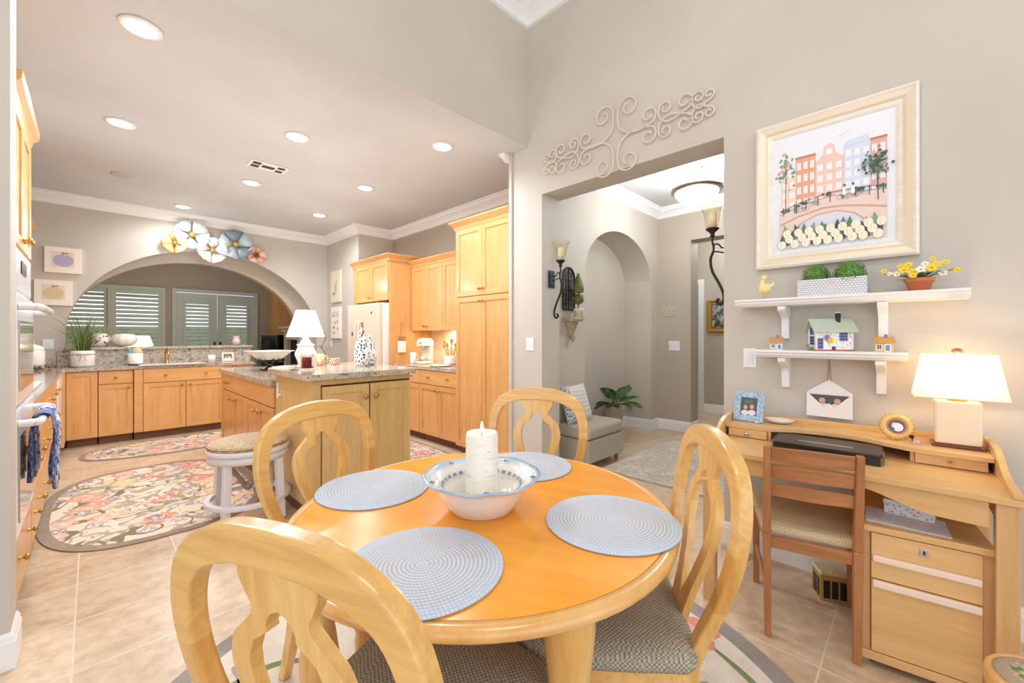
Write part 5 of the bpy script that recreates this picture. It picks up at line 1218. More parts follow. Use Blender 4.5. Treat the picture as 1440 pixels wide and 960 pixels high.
# scrolled wall decor (local x right, z up)
t = thing('metal_wall_scroll', 'cream wrought metal scroll decor on the wall above the hall opening', 'wall decor', (2.766, 1.61, 2.79), -90)
SCR = mat('cream painted metal', (222, 212, 196), .5)
def spiral(c, r, a0, turns, sgn=1, n=44, r1=.22):
    return [(c[0]+r*(1-(1-r1)*i/n)*math.cos(a0+sgn*turns*2*PI*i/n), c[1]+r*(1-(1-r1)*i/n)*math.sin(a0+sgn*turns*2*PI*i/n)) for i in range(n+1)]
def scroll(c1, r1_, c2, r2_, side=1, name='scroll', sx=1, sz=1):
    """S or C scroll: two inward spirals joined by a bowed stroke"""
    a = math.atan2(c2[1]-c1[1], c2[0]-c1[0])
    s1 = spiral(c1, r1_, a+side*PI/2, 1.25, side, 36); s2 = spiral(c2, r2_, a+side*PI/2, 1.25, -side, 36)
    d = math.hypot(c2[0]-c1[0], c2[1]-c1[1]); nx, ny = -math.sin(a)*side, math.cos(a)*side
    p0, p1 = s1[0], s2[0]; bow = .06*d
    mid = [((p0[0]*(1-u)+p1[0]*u)+nx*bow*4*u*(1-u), (p0[1]*(1-u)+p1[1]*u)+ny*bow*4*u*(1-u)) for u in [i/10 for i in range(1, 10)]]
    pts = s1[::-1]+mid+s2
    b = MB(); b.tube([(x*sx, -.008, z*sz) for x, z in pts], .0065, 6); return b.build('scroll', SCR, t)
def scurve(c1, r1_, s1_, a1, c2, r2_, s2_, a2, via, mx, mz):
    s1 = spiral(c1, r1_, a1, 1.2, s1_, 34); s2 = spiral(c2, r2_, a2, 1.2, s2_, 34)
    pts = s1[::-1]+smooth_line([s1[0]]+via+[s2[0]], 6)[1:-1]+s2
    b = MB(); b.tube([(x*mx, -.008+.0015*(mx+mz), z*mz) for x, z in pts], .0065, 6); b.build('scroll', SCR, t)
def curl(path, mx, mz, w=.0058):
    """path: smooth control points; first and last are replaced by inward spirals"""
    b = MB(); b.tube([(x*mx, -.009, z*mz) for x, z in path], w, 7); b.build('scroll', SCR, t)
def spir(cx, cz, r, a_end, sgn, turns=1.2, n=34, rmin=.3):
    """inward spiral points listed from its inner tip out to the rim at angle a_end"""
    return [(cx+r*(rmin+(1-rmin)*i/n)*math.cos(a_end-sgn*turns*2*PI*(1-i/n)), cz+r*(rmin+(1-rmin)*i/n)*math.sin(a_end-sgn*turns*2*PI*(1-i/n))) for i in range(n+1)]
def cscroll(c1, r1_, c2, r2_, via, s1=1, s2=-1, a1=PI, a2=0):
    A = spir(*c1, r1_, a1, s1); B = spir(*c2, r2_, a2, s2)
    mid = smooth_line([A[-2], A[-1]]+via+[B[-1], B[-2]], 8)[8:-8]
    return A[:-1]+mid+B[:-1][::-1]
for mx in (-1, 1):
    for mz in (-1, 1):
        # large heart-shaped centre strokes: out from a spiral beside the middle, bowing down through the centre line to a spiral further out
        curl(cscroll((.115, .19), .082, (.27, .055), .062, [(.012, .10), (.06, .012), (.14, -.012)], 1, -1, PI, PI*1.5+.3) if False else
             cscroll((.105, .195), .085, (.262, .072), .066, [(.018, .13), (.035, .06), (.09, .012), (.17, -.006), (.225, -.002)], 1, -1, PI, -PI/2), mx, mz)
        curl(cscroll((.365, .085), .050, (.285, .052), .034, [(.325, .03), (.30, .01)], -1, 1, PI*1.1, -PI/2) if False else
             cscroll((.385, .078), .048, (.515, .072), .062, [(.338, .045), (.36, .0), (.41, -.02), (.47, -.008)], 1, -1, PI, -PI/2), mx, mz)
        curl(cscroll((.605, .062), .042, (.672, .058), .036, [(.566, .035), (.585, .0), (.618, -.01), (.65, .012)], 1, -1, PI, -PI/2), mx, mz)
# sconces in the opening jambs
def sconce(label, loc, rz):
    t = thing('wall_sconce', label, 'sconce', loc, rz, 'candle sconces in the hall opening')
    MB().box(-.042, .042, -.014, -.001, -.078, .078).box(-.03, .03, -.02, -.0145, -.06, .06).build('backplate', BLUEIRON, t, bevel=.003)
    b = MB(); y0 = -.11
    b.tube(smooth_line([(0, y0, .13), (0, y0, .07), (0, y0+.008, .03), (0, y0+.004, 0), (0, y0-.012, -.05), (0, y0+.0, -.13), (0, y0+.045, -.22), (0, y0+.07, -.29), (0, y0+.066, -.335), (0, y0+.045, -.35), (0, y0+.028, -.335), (0, y0+.034, -.318), (0, y0+.044, -.322)], 6), [.007]*18+[.009]*55, 8)
    b.tube(smooth_line([(0, -.018, .03), (0, -.05, .02), (0, -.07, .045), (0, -.095, .05), (0, y0+.006, .02)], 6), .005, 8); b.tube(smooth_line([(0, -.018, -.02), (0, -.05, -.01), (0, -.085, 0), (0, y0+.002, .0)], 6), .005, 8)
    b.build('scroll_arm', DARK, t)
    MB().lathe([(.008, .1), (.018, .105), (.012, .115), (.016, .13), (.04, .15), (.042, .158), (.001, .158)], (0, y0, 0), 24).build('cup', DARK, t)
    MB().lathe([(.034, .158), (.04, .18), (.05, .22), (.058, .26), (.068, .295), (.082, .325), (.080, .325), (.066, .295), (.056, .26), (.048, .22), (.037, .18), (.032, .16)], (0, y0, 0), 36, cap=False).build('hurricane_glass', GLASS, t)
    MB().lathe([(.001, .1585), (.026, .1585), (.026, .27), (.02, .272), (.001, .268)], (0, y0, 0), 20, cap=False).build('candle', mat('ivory candle', (246, 240, 224), .5, sub=.2), t)
sconce('dark iron candle sconce with glass hurricane on the left jamb of the hall opening', (2.905, 2.353, 1.81), 0)
sconce('dark iron candle sconce on the right jamb, half hidden by the wall edge', (2.905, .857, 1.86), 180)
# window-shaped mirror and topiary bracket
t = thing('window_grille', 'small arched dark iron window grille on the hall wall', 'wall decor', (3.49, 2.598, 1.575), 0)
b = MB(); ol = [(-.1, 0), (-.1, .34)]+[(-.1*math.cos(PI*i/16), .34+.1*math.sin(PI*i/16)) for i in range(1, 16)]+[(.1, .34), (.1, 0)]
b.tube([(x, -.012, z) for x, z in ol], .008, 8, closed=True); b.bar((-.1, -.012, 0), (.1, -.012, 0), .014, .014); b.bar((0, -.012, 0), (0, -.012, .43), .008, .008)
for x in (-.05, .05): b.bar((x, -.012, 0), (x, -.012, .4), .005, .005)
for z in (.1, .2, .31): b.bar((-.1, -.012, z), (.1, -.012, z), .007, .007)
for x, z in ((-.05, .36), (.05, .36), (-.03, .4), (.03, .4), (-.05, .05), (.05, .05), (-.05, .15), (.05, .15)): b.tube([(x+.02*math.cos(2*PI*i/12), -.012, z+.02*math.sin(2*PI*i/12)) for i in range(12)], .003, 6, closed=True)
b.build('grille', DARK, t)
b = MB(); b.prism(ol, 'y', -.006, -.003); b.build('backing', mat('dim mirror', (170, 170, 172), .25, .7), t)
t = thing('corbel_shelf', 'small weathered fluted corbel shelf on the hall wall', 'shelf', (3.52, 2.598, 1.47), 0)
CORB = wood('weathered cream corbel', (170, 152, 122), (216, 204, 180), 'z', .7, 0, 2)
b = MB(); b.prism([(-.13, 0), (-.12, -.1), (-.09, -.13), (.09, -.13), (.12, -.1), (.13, 0)], 'z', .0, .022); b.prism([(-.115, 0), (-.105, -.09), (-.08, -.115), (.08, -.115), (.105, -.09), (.115, 0)], 'z', -.02, 0); b.build('top', CORB, t, bevel=.003)
b = MB(); vs = []
prf = [(.09, -.021), (.085, -.05), (.06, -.1), (.045, -.15), (.04, -.165), (.03, -.17)]
for r, z in prf:
    for k in range(25):
        a = -PI*k/24; q = r*(1+.06*math.cos(a*16)); vs.append((q*math.cos(a), q*math.sin(a)*.9-.001, z))
b.add(vs, [(i*25+k, i*25+k+1, (i+1)*25+k+1, (i+1)*25+k) for i in range(len(prf)-1) for k in range(24)], 0, True); b.lathe([(.03, -.175), (.036, -.18), (.02, -.19), (.024, -.205), (.012, -.215), (.014, -.23), (.001, -.24)], (0, -.04, 0), 16); b.build('fluted_body', CORB, t)
t = thing('topiary', 'small two-tier green topiary in a cream pot on the corbel shelf', 'topiary', (3.56, 2.515, 1.493), 0)
MB().lathe([(.001, 0), (.045, 0), (.05, .07), (.056, .072), (.056, .088), (.048, .088), (.001, .08)], seg=24, cap=False).build('pot', CREAM, t)
MB().tube([(-.004, 0, .08), (.002, 0, .2), (0, 0, .4)], .006, 8).build('stem', mat('topiary stem', (120, 88, 60), .8), t)
TOPI = leafy('moss green', (70, 76, 34), (130, 130, 66), 90)
b = MB(); shrub_ball(b, (0, 0, .19), .062, 260, .012); b.build('foliage_ball', TOPI, t)
b = MB(); b.lathe([(.058, .26), (.06, .29), (.045, .36), (.025, .42), (.004, .46)], seg=20)
for i in range(240):
    u = random.random(); z = .26+.2*u; r = .064*(1-u*.9); a = random.uniform(0, 2*PI); d = Vector((math.cos(a), math.sin(a), .3)); p = Vector((r*math.cos(a), r*math.sin(a), z)); s_ = .011; w_ = Vector((-math.sin(a), math.cos(a), 0))
    b.add([tuple(p-w_*s_*.4), tuple(p+d*s_), tuple(p+w_*s_*.5+d*.3*s_)], [(0, 1, 2)])
b.build('foliage_cone', TOPI, t)
# small metal ornament
t = thing('metal_crown_ornament', 'small pale metal crown-shaped ornament on the hall end wall', 'wall decor', (5.592, 2.423, 1.64), -90)
b = MB()
for sx in (-1, 1):
    b.tube([(sx*x, 0, z) for x, z in smooth_line([(0, -.06), (.05, -.06), (.075, -.02), (.085, .03), (.06, .05), (.05, .02), (.065, .0)], 5)], .004, 6); b.tube([(sx*x, 0, z) for x, z in smooth_line([(0, -.03), (.03, .0), (.025, .05), (0, .07)], 5)], .004, 6)
b.bar((-.05, 0, -.06), (.05, 0, -.06), .006, .006); b.bar((-.055, 0, -.035), (.055, 0, -.035), .005, .005); b.ball((0, 0, .085), .01, 0, 8); b.build('scrollwork', mat('antique cream metal', (236, 226, 198), .5), t)
# painting in far hall
t = thing('gold_framed_painting', 'dark landscape painting in a gold frame on the far hall wall', 'picture', (7.345, 2.28, 1.63), -90)
b = MB(); w2, h2 = .24, .27; pr = [(0, 0), (0, -.03), (.02, -.04), (.05, -.025), (.07, -.03), (.08, -.01), (.08, 0)]; k = len(pr)
for ax, s_ in (('v', -1), ('v', 1), ('h', -1), ('h', 1)):
    vs = [((s_*(w2-o), y, s2*(h2-o)) if ax == 'v' else (s2*(w2-o), y, s_*(h2-o))) for s2 in (-1, 1) for o, y in pr]
    b.add(vs, [(i, (i+1) % k, k+(i+1) % k, k+i) for i in range(k)])
b.build('frame', GOLD, t)
m, nt, bs = newmat('landscape canvas'); v = coords(nt); n = noise(nt, v, 14, 5, .6, .8); nt.links.new(ramp(nt, n.outputs['Fac'], [(.35, (40, 46, 40)), (.47, (90, 100, 84)), (.55, (150, 160, 170)), (.62, (216, 190, 176))]), bs.inputs['Base Color'])
MB().box(-w2+.075, w2-.075, -.012, -.004, -h2+.075, h2-.075).build('canvas', m, t)

# ------------------------------------------------------------------ hall bench, pillow, palm
t = thing('storage_bench', 'pale grey upholstered storage bench with tapered feet in the hall', 'bench', (3.27, 2.19, 0), 0)
FAB = weave('pale grey linen', (206, 198, 182), (194, 186, 170), 260)
MB().box(0, .64, 0, .37, .085, .30).build('base', FAB, t, bevel=.008); 
b = MB(); b.box(-.004, .644, -.004, .372, .303, .425); b.build('lid_cushion', FAB, t, bevel=.035, seg=5)
for x in (.04, .57):
    for y in (.04, .31): MB().lathe([(.014, .0205 if False else 0), (.024, .084)], (x+.01, y+.01, 0), 14).build('foot', TEAK, t)
t = thing('throw_pillow', 'cream and blue patterned throw pillow leaning on the storage bench', 'pillow', (3.46, 2.47, .42), 0)
b = MB(); n = 18; vs = []; Rm = Matrix.Translation((0, 0, .19)) @ Matrix.Rotation(-.32, 4, 'X')
for s_ in (1, -1):
    for i in range(n+1):
        for j in range(n+1):
            u = i/n*2-1; v_ = j/n*2-1; th = .055*((1-u**4)*(1-v_**4))**.5; cu = u*(.205-.012*(1-v_*v_)); cvv = v_*(.19-.012*(1-u*u)); vs.append(tuple(Rm @ Vector((cu, -s_*th, cvv))))
k = (n+1)**2; fs = [(o+i*(n+1)+j, o+i*(n+1)+j+1, o+(i+1)*(n+1)+j+1, o+(i+1)*(n+1)+j) for o in (0, k) for i in range(n) for j in range(n)]
b.add(vs, fs, 0, True)
m, nt, bs = newmat('cream blue ikat pillow'); v = coords(nt); wv = N(nt, 'ShaderNodeTexWave', wave_type='RINGS'); wv.inputs['Scale'].default_value = 9; wv.inputs['Distortion'].default_value = 2; nt.links.new(v, wv.inputs['Vector']); sp = N(nt, 'ShaderNodeSeparateXYZ'); nt.links.new(v, sp.inputs[0])
c = ramp(nt, wv.outputs['Fac'], [(.0, (206, 204, 200)), (.3, (232, 228, 220))]); ck = N(nt, 'ShaderNodeTexChecker'); ck.inputs['Scale'].default_value = 50; ck.inputs['Color1'].default_value = lin((120, 140, 168)); ck.inputs['Color2'].default_value = lin((230, 226, 220)); nt.links.new(v, ck.inputs['Vector'])
c = mix(nt, math_(nt, 'LESS_THAN', sp.outputs[0], -.11), c, ck.outputs['Color']); nt.links.new(c, bs.inputs['Base Color']); bs.inputs['Roughness'].default_value = .9
b.build('cover', m, t)
b = MB(); e = [(-1, -1), (1, -1), (1, 1), (-1, 1), (-1, -1)]
for (u0, v0), (u1, v1) in zip(e, e[1:]):
    for i in range(26):
        u = u0+(u1-u0)*i/26; v_ = v0+(v1-v0)*i/26; p = Rm @ Vector((u*.2, 0, v_*.185)); q = Rm @ Vector((u*.217, 0, v_*.20)); b.bar(tuple(p), tuple(q), .003, .003)
b.build('fringe', mat('cream fringe', (232, 226, 212), .9), t)
t = thing('potted_palm', 'green palm plant in a whitewashed pot inside the arched niche', 'potted plant', (4.80, 2.82, 0), 0)
MB().lathe([(.001, 0), (.085, 0), (.12, .34), (.13, .342), (.132, .385), (.12, .385), (.115, .35), (.001, .34)], seg=32, cap=False).build('pot', paint('whitewashed pot', (206, 200, 190), .5, 20), t)
PALM = leafy('palm green', (36, 74, 36), (92, 130, 70), 12)
random.seed(21)
for k in range(12):
    a = 2*PI*k/12+random.uniform(-.2, .2); el = random.uniform(.35, 1.15); L = random.uniform(.32, .46); yy = .3 if math.sin(a) > 0 else .8
    d = Vector((math.cos(a), math.sin(a)*yy, 0)); pts = []
    for i in range(9):
        u = i/8; pts.append(tuple(Vector((0, 0, .36))+d*L*u*math.cos(el)*1.25+Vector((0, 0, L*(u*math.sin(el)*1.5-.55*u*u)))))
    b = MB(); b.tube(pts, [.006*(1-.7*i/8) for i in range(9)], 5)
    for i in range(20):
        u = .25+.75*i/19; x = u*8; i0 = min(7, int(x)); p = Vector(pts[i0]).lerp(Vector(pts[i0+1]), x-i0); tg = (Vector(pts[i0+1])-Vector(pts[i0])).normalized(); sd = tg.cross(Vector((0, 0, 1))).normalized(); ll = .12*math.sin(PI*min(1, .12+u*.85))+.02
        for s_ in (-1, 1):
            q = p+(sd*s_+tg*.75).normalized()*ll+Vector((0, 0, -.02)); w_ = tg*.009
            if q.y > .13: q.y = .13
            b.add([tuple(p-w_), tuple((p+q)/2+w_*.9+Vector((0, 0, .008))), tuple(q), tuple((p+q)/2-w_*.9)], [(0, 1, 2, 3)])
    b.build('frond', PALM, t)
# ------------------------------------------------------------------ kitchen things
# metal flower wall sculpture
t = thing('metal_flower_sculpture', 'metal wall sculpture of five pastel flowers above the kitchen arch', 'wall decor', (1.3, 7.398, 2.66), 0)
def metalflower(x, z, r, cols, cm, rot=0, np=5):
    ms = [mat('petal %d %d %d' % c, c, .4, .15) for c in cols]; b = MB()
    for k in range(np):
        a = 2*PI*k/np+rot; ca, sa = math.cos(a), math.sin(a); n = 10; vs = [(x+.12*r*ca, -.05, z+.12*r*sa)]; ring = []
        for ri, (f, dy) in enumerate(((.55, -.075), (1.0, -.105))):
            for i in range(n+1):
                u = -1+2*i/n; w = (.34 if ri == 0 else .60)*r*u; l = r*(f-(.16*u*u if ri else .05*u*u))+.02*r*math.cos(u*9)*(ri); yy = dy+.03*u*u+.006*math.cos(u*12)*ri
                vs.append((x+l*ca-w*sa, yy+(.012 if k % 2 else 0), z+l*sa+w*ca))
        fs = [(0, 1+i, 2+i) for i in range(n)]+[(1+i, n+2+i, n+3+i, 2+i) for i in range(n)]
        b.add(vs, fs, k % len(ms), True)
    b.tube([(x, -.001, z), (x, -.06, z)], .006, 6); fl_ = b.build('flower', ms, t, solid=.003)
    b = MB(); b.lathe([(.001, .05), (r*.12, .045), (r*.16, .03), (r*.15, .0)], (x, -.055, z), 14, rot=Matrix.Rotation(PI/2, 4, 'X'))
    for k in range(9): a = 2*PI*k/9; b.tube([(x, -.08, z), (x+r*.2*math.cos(a), -.11, z+r*.2*math.sin(a))], .004, 5)
    b.build('flower_center', cm, fl_)
GC = mat('gilded centre', (214, 170, 90), .35, .6)
metalflower(-.50, -.07, .135, [(246, 222, 150), (240, 206, 122)], GC, .3)
metalflower(-.31, .075, .2, [(226, 232, 230), (206, 218, 222)], GC, .9)
metalflower(-.07, -.11, .18, [(232, 226, 222), (244, 240, 234)], GC, 1.5)
metalflower(.22, .02, .215, [(190, 212, 218), (136, 156, 168), (206, 222, 226)], GC, .5)
metalflower(.49, -.10, .13, [(228, 186, 166), (216, 168, 148)], mat('bronze centre', (130, 90, 60), .4, .5), .2, 6)
b = MB(); b.tube(smooth_line([(-.5, -.02, -.07), (-.3, -.02, .07), (-.07, -.02, -.11), (.22, -.02, .02), (.49, -.02, -.1)], 5), .005, 6); b.build('backing_wire', GC, t)
# canvases
def canvas(label, loc, rz, w, h, paintf, edge=(244, 234, 218), d=.03, name='framed_art'):
    t = thing(name, label, 'picture', loc, rz)
    MB().box(-w/2, w/2, -d, -.001, -h/2, h/2).build('frame', mat('art edge %d %d %d' % edge, edge, .6), t, bevel=.002)
    paintf(t, w, h, -d-.001); return t
def blob(b, x, z, rx, rz, y, m, n=28, p=2.3):
    b.add([(px, y, pz) for px, pz in oval(x, z, rx, rz, n, p)], [tuple(range(n))], m)
def pump(col, bg):
    def f(t, w, h, y):
        b = MB(); b.box(-w*.3, w*.3, y-.0005, y+.0005, -h*.28, h*.32, 0); 
        blob(b, 0, -h*.02, .27*w, h*.23, y-.0012, 1)
        blob(b, -.02*w, h*.26, .02*w, .06*h, y-.003, 2); blob(b, .07*w, h*.27, .07*w, .025*h, y-.0034, 2)
        b.build('pumpkin_print', [mat('art ground %d' % bg[2], bg, .7), mat('art pumpkin %d' % col[2], col, .7), mat('art stem', (170, 140, 90), .7)], t)
    return f
canvas('pumpkin picture in lavender grey on the kitchen wall, upper of two', (-.245, 7.398, 2.215), 0, .31, .31, pump((176, 172, 196), (226, 216, 206)))
canvas('pumpkin picture in mustard yellow on the kitchen wall, lower of two', (-.325, 7.398, 1.815), 0, .31, .30, pump((216, 198, 146), (224, 216, 216)))
def fox(t, w, h, y):
    b = MB(); blob(b, .03, -.02, .03, .09, y, 0); blob(b, .05, .07, .03, .035, y-.0006, 1); blob(b, -.06, -.12, .06, .03, y-.0009, 2); b.box(-.02, .0, y-.001, y, -.1, .05, 2); b.prism([(.03, .09), (.05, .15), (.06, .09)], 'y', y-.0012, y, 1)
    b.build('illustration', [mat('art powder blue', (190, 206, 220)), mat('art rose', (226, 190, 170)), mat('art olive', (170, 170, 120))], t)
def letters(t, w, h, y):
    b = MB(); dk = 0
    for i, x in enumerate((-.1, -.05, .03, .09)):
        b.box(x-.012, x+.012, y-.001, y, .1, .15, 0); b.box(x-.006, x+.006, y-.0014, y-.0011, .113, .137, 1)
    b.box(-.12, .12, y-.001, y, .175, .18, 0)
    for x, z, m in ((-.08, .02, 1), (.0, .0, 2), (.08, .02, 3), (-.07, -.08, 0), (.01, -.1, 1), (.09, -.1, 2), (-.06, -.17, 3)): blob(b, x, z, .028, .022, y, m+0)
    b.build('illustration', [mat('art ink grey', (110, 112, 118)), mat('art cream', (240, 232, 216)), mat('art dusty rose', (210, 160, 150)), mat('art slate blue', (130, 152, 176))], t)
canvas('cream picture of a small animal on the side wall, upper one', (2.899, 6.98, 2.13), -90, .38, .53, fox, (234, 222, 194))
canvas('white picture with small printed symbols on the side wall, lower one', (2.899, 6.98, 1.52), -90, .38, .53, letters, (244, 238, 226))
# grass plant
t = thing('grass_plant', 'tall green grass plant in a white pot at the corner of the sink counter', 'potted plant', (-.08, 7.2, .926))
MB().lathe([(.001, 0), (.09, 0), (.105, .02), (.108, .17), (.1, .195), (.092, .19), (.001, .185)], seg=32, cap=False).build('pot', WHITE, t)
random.seed(9); G1 = mat('blade green', (124, 150, 84), .6); G2 = mat('blade straw', (176, 168, 112), .6); G3 = mat('blade deep green', (52, 92, 44), .6)
b = MB()
for i in range(170):
    a = random.uniform(0, 2*PI); r0 = random.uniform(0, .07); L = random.uniform(.3, .54); le = random.uniform(.04, .34)*(.4+r0/.07); pts = []
    for j in range(6):
        u = j/5; r = r0+le*u*u; pts.append((r*math.cos(a), min(.17, r*math.sin(a)), .18+L*u*(1-.12*u*le*6)))
    w = random.uniform(.003, .006); sd = Vector((-math.sin(a+1), math.cos(a+1), 0)); vs = []
    for j, p in enumerate(pts): q = sd*w*(1-.85*j/5); vs += [tuple(Vector(p)-q), tuple(Vector(p)+q)]
    b.add(vs, [(2*j, 2*j+1, 2*j+3, 2*j+2) for j in range(5)], random.choice([0, 0, 1, 2]))
b.build('grass_blades', [G1, G2, G3], t)
b = MB(); b.tube([(.1095*math.cos(2*PI*i/32), .1095*math.sin(2*PI*i/32), .15) for i in range(32)], .003, 6, closed=True)
for x in (-.03, .03): b.tube([(x*.7, -.112, .15), (x*1.5, -.114, .165), (x*1.6, -.115, .135), (x*.3, -.113, .148), (x, -.115, .07)], .0028, 6); b.build('string_bow', mat('tan string', (206, 180, 140), .8), t)
# cookie jar and wreath
t = thing('cookie_jar', 'white lidded ceramic jar at the left end of the sink counter', 'jar', (-.47, 7.0, .926))
MB().lathe([(.001, .0), (.07, .0), (.085, .02), (.1, .06), (.1, .2), (.09, .22), (.001, .22)], seg=32, cap=False).build('body', WHITE, t)
MB().lathe([(.095, .221), (.092, .24), (.06, .265), (.02, .28), (.012, .29), (.02, .3), (.014, .315), (.001, .32)], seg=32, cap=False).build('lid', WHITE, t)
b = MB(); random.seed(2)
for i in range(70):
    a = random.uniform(0, 2*PI); r = .13+random.uniform(-.02, .02); b.ball((r*math.cos(a), r*math.sin(a), .018+random.uniform(0, .03)), random.uniform(.01, .018), random.choice([0, 0, 1]), 6)
tag(b.build('wreath', [mat('grey brown wreath', (130, 112, 92), .8), mat('pale seed', (200, 186, 160), .8)]), 'grey brown wreath around the foot of the white lidded jar', 'wreath', loc=(-.47, 7.0, .926))
# utensil crock
t = thing('utensil_crock', 'white crock with scrub brush and blue sponge beside the sink', 'crock', (.39, 7.2, .926))
MB().lathe([(.001, .012), (.07, .012), (.075, .02), (.075, .15), (.068, .15), (.068, .03), (.001, .03)], seg=28, cap=False).build('body', WHITE, t); MB().lathe([(.001, 0), (.07, 0), (.072, .011), (.001, .011)], seg=28).build('stand', DARK, t)
b = MB(); b.lathe([(.001, -.012), (.045, -.012), (.05, 0), (.045, .012), (.001, .012)], (.015, -.02, .175), 24, rot=Matrix.Rotation(PI/2-.2, 4, 'X')); b.build('scrub_brush', mat('pale wood brush', (226, 190, 140), .6), t)
MB().box(-.07, -.02, -.03, .03, .12, .2).build('sponge', mat('sky blue sponge', (110, 170, 200), .9), t, bevel=.012, seg=3)
# faucet
t = thing('kitchen_faucet', 'brass kitchen faucet behind the sink', 'faucet', (.71, 7.27, .926))
b = MB(); b.lathe([(.035, 0), (.03, .01), (.02, .02), (.018, .09), (.024, .1), (.024, .13), (.016, .15), (.014, .19), (.001, .2)], seg=20); b.tube(smooth_line([(0, 0, .14), (0, -.06, .19), (0, -.14, .17), (0, -.17, .12)], 5), .012, 10); b.bar((-.05, 0, .17), (.05, 0, .19), .014, .014); b.build('body', BRASS, t)
for x in (-.15, .26): 
    t = thing('soap_dispenser', 'small brass soap dispenser %s of the kitchen faucet' % ('left' if x < 0 else 'right'), 'soap dispenser', (.71+x, 7.27, .926))
    b = MB(); b.lathe([(.016, 0), (.012, .01), (.01, .06), (.014, .065), (.001, .08)], seg=14); b.tube([(0, 0, .07), (0, -.05, .075)], .005, 8); b.build('body', BRASS, t)
t = tag(MB().box(-.33, .33, -.2, .2, 0, .006).build('kitchen_sink', APPL, bevel=.003), 'white sink rim set into the granite before the faucet', 'sink', loc=(.74, 7.04, .926))
t = thing('white_canister', 'small white cup-shaped canister right of the faucet on the counter', 'canister', (1.2, 7.22, .926)); MB().lathe([(.001, 0), (.045, 0), (.047, .1), (.042, .1), (.04, .01), (.001, .01)], seg=24, cap=False).build('body', WHITE, t)
b = MB()
easel_frame('framed_photo', 'small cream photo frame on the sink counter near the low wall end', (1.40, 7.24, .927), 0, .15, .13, .025, mat('cream frame', (236, 224, 200), .5), couple, 10)
# ledge things
def pumpkin(label, loc, r, dots=False):
    t = thing('ceramic_pumpkin', label, 'pumpkin', loc, 0, 'ceramic pumpkins on the granite ledge'); b = MB(); vs = []; n = 60; k = 14
    for i in range(k+1):
        ph = PI*i/k
        for j in range(n): a = 2*PI*j/n; q = r*math.sin(ph)**.8*(1+.05*abs(math.cos(a*5))); vs.append((q*math.cos(a), q*math.sin(a), r*.75-r*.75*math.cos(ph)*(1-.0)-(.12*r*(1 if i > k-3 else 0))))
    b.add(vs, [(i*n+j, i*n+(j+1) % n, (i+1)*n+(j+1) % n, (i+1)*n+j) for i in range(k) for j in range(n)], 0, True); b.build('body', mat('pumpkin cream', (240, 232, 222), .4), t)
    b = MB(); b.tube(smooth_line([(0, 0, r*1.33), (.005, 0, r*1.5), (.03, 0, r*1.6)], 4), [.014, .013, .012, .011, .01, .01, .009, .009, .008], 8); b.build('stem', mat('dark stem' if dots else 'brown stem', (70, 64, 60) if dots else (140, 116, 90), .6), t)
    if dots:
        b = MB(); random.seed(4)
        for _ in range(22):
            a = -PI/2+random.uniform(-1.3, 1.3); ph = random.uniform(.9, 2.2); q = r*math.sin(ph)**.8*1.03; b.ball((q*math.cos(a), q*math.sin(a), r*.75-r*.75*math.cos(ph)), .009, 0, 6)
        b.ball((-.02, -r*.6, r*1.25), .03, 1, 10, 1.4, 1, .5); b.build('painted_spots', [mat('navy spot', (70, 80, 104), .4), mat('teal ribbon', (110, 170, 170), .5)], t)
pumpkin('white ceramic pumpkin with dark spots on the granite ledge', (.03, 7.52, 1.157), .13, True); pumpkin('plain white ceramic pumpkin on the granite ledge', (.3, 7.52, 1.157), .125)
t = thing('pink_vase', 'small pink and white round vase at the right end of the ledge', 'vase', (1.56, 7.5, 1.157)); MB().lathe([(.001, 0), (.03, 0), (.055, .04), (.058, .07), (.04, .1), (.035, .12), (.055, .14), (.05, .14), (.03, .12), (.001, .11)], seg=28, cap=False).build('body', paint('pink blush glaze', (232, 200, 192), .1, 20, .3), t)
# family-room lamp
t = thing('family_room_lamp', 'lit white-shaded lamp glowing low in the family room', 'lamp', (.64, 11.2, 0)); MB().lathe([(.12, 0), (.13, .03), (.03, .05), (.02, 1.0)], seg=20).build('base', BRASS, t)
MB().lathe([(.27, 1.0), (.18, 1.3)], seg=32, cap=False).build('lamp_shade', mat('glowing shade', (255, 240, 210), .8, emit=(255, 226, 170), es=2.2), t, solid=.003); lamp('POINT', 'family_bulb', (.64, 11.2, 1.15), 8, (255, 214, 150), .06)
# fireplace corner of the family room
t = thing('fireplace_mantel', 'cream fireplace mantel in the family room seen through the arch', 'fireplace', (3.88, 10.9, 0), -90)
b = MB(); b.box(-.9, .9, -.5, 0, 1.48, 1.54); b.box(-.85, .85, -.45, 0, 1.40, 1.479); b.box(-.82, .82, -.4, 0, 1.2, 1.399); b.box(-.82, -.6, -.4, 0, 0, 1.199); b.box(.6, .82, -.4, 0, 0, 1.199); b.build('mantel', mat('mantel cream', (226, 212, 188), .5), t, bevel=.01)
MB().box(-.6, .6, -.3, 0, 0, 1.199).build('firebox', mat('firebox black', (30, 28, 28), .6), t)
t = thing('bookcase', 'orange wood bookcase in the family room corner beyond the mantel', 'bookcase', (3.88, 12.2, 0), -90)
b = MB(); b.box(-.38, .38, -.5, 0, 1.3, 2.6); b.build('body', CAB, t)
front(t, 'door', -.38, 0, 1.3, 2.6, []); front(t, 'door', 0, .38, 1.3, 2.6, [])
for o in list(t.children):
    if o.name.startswith('door'): o.location = (0, -.5, 0)
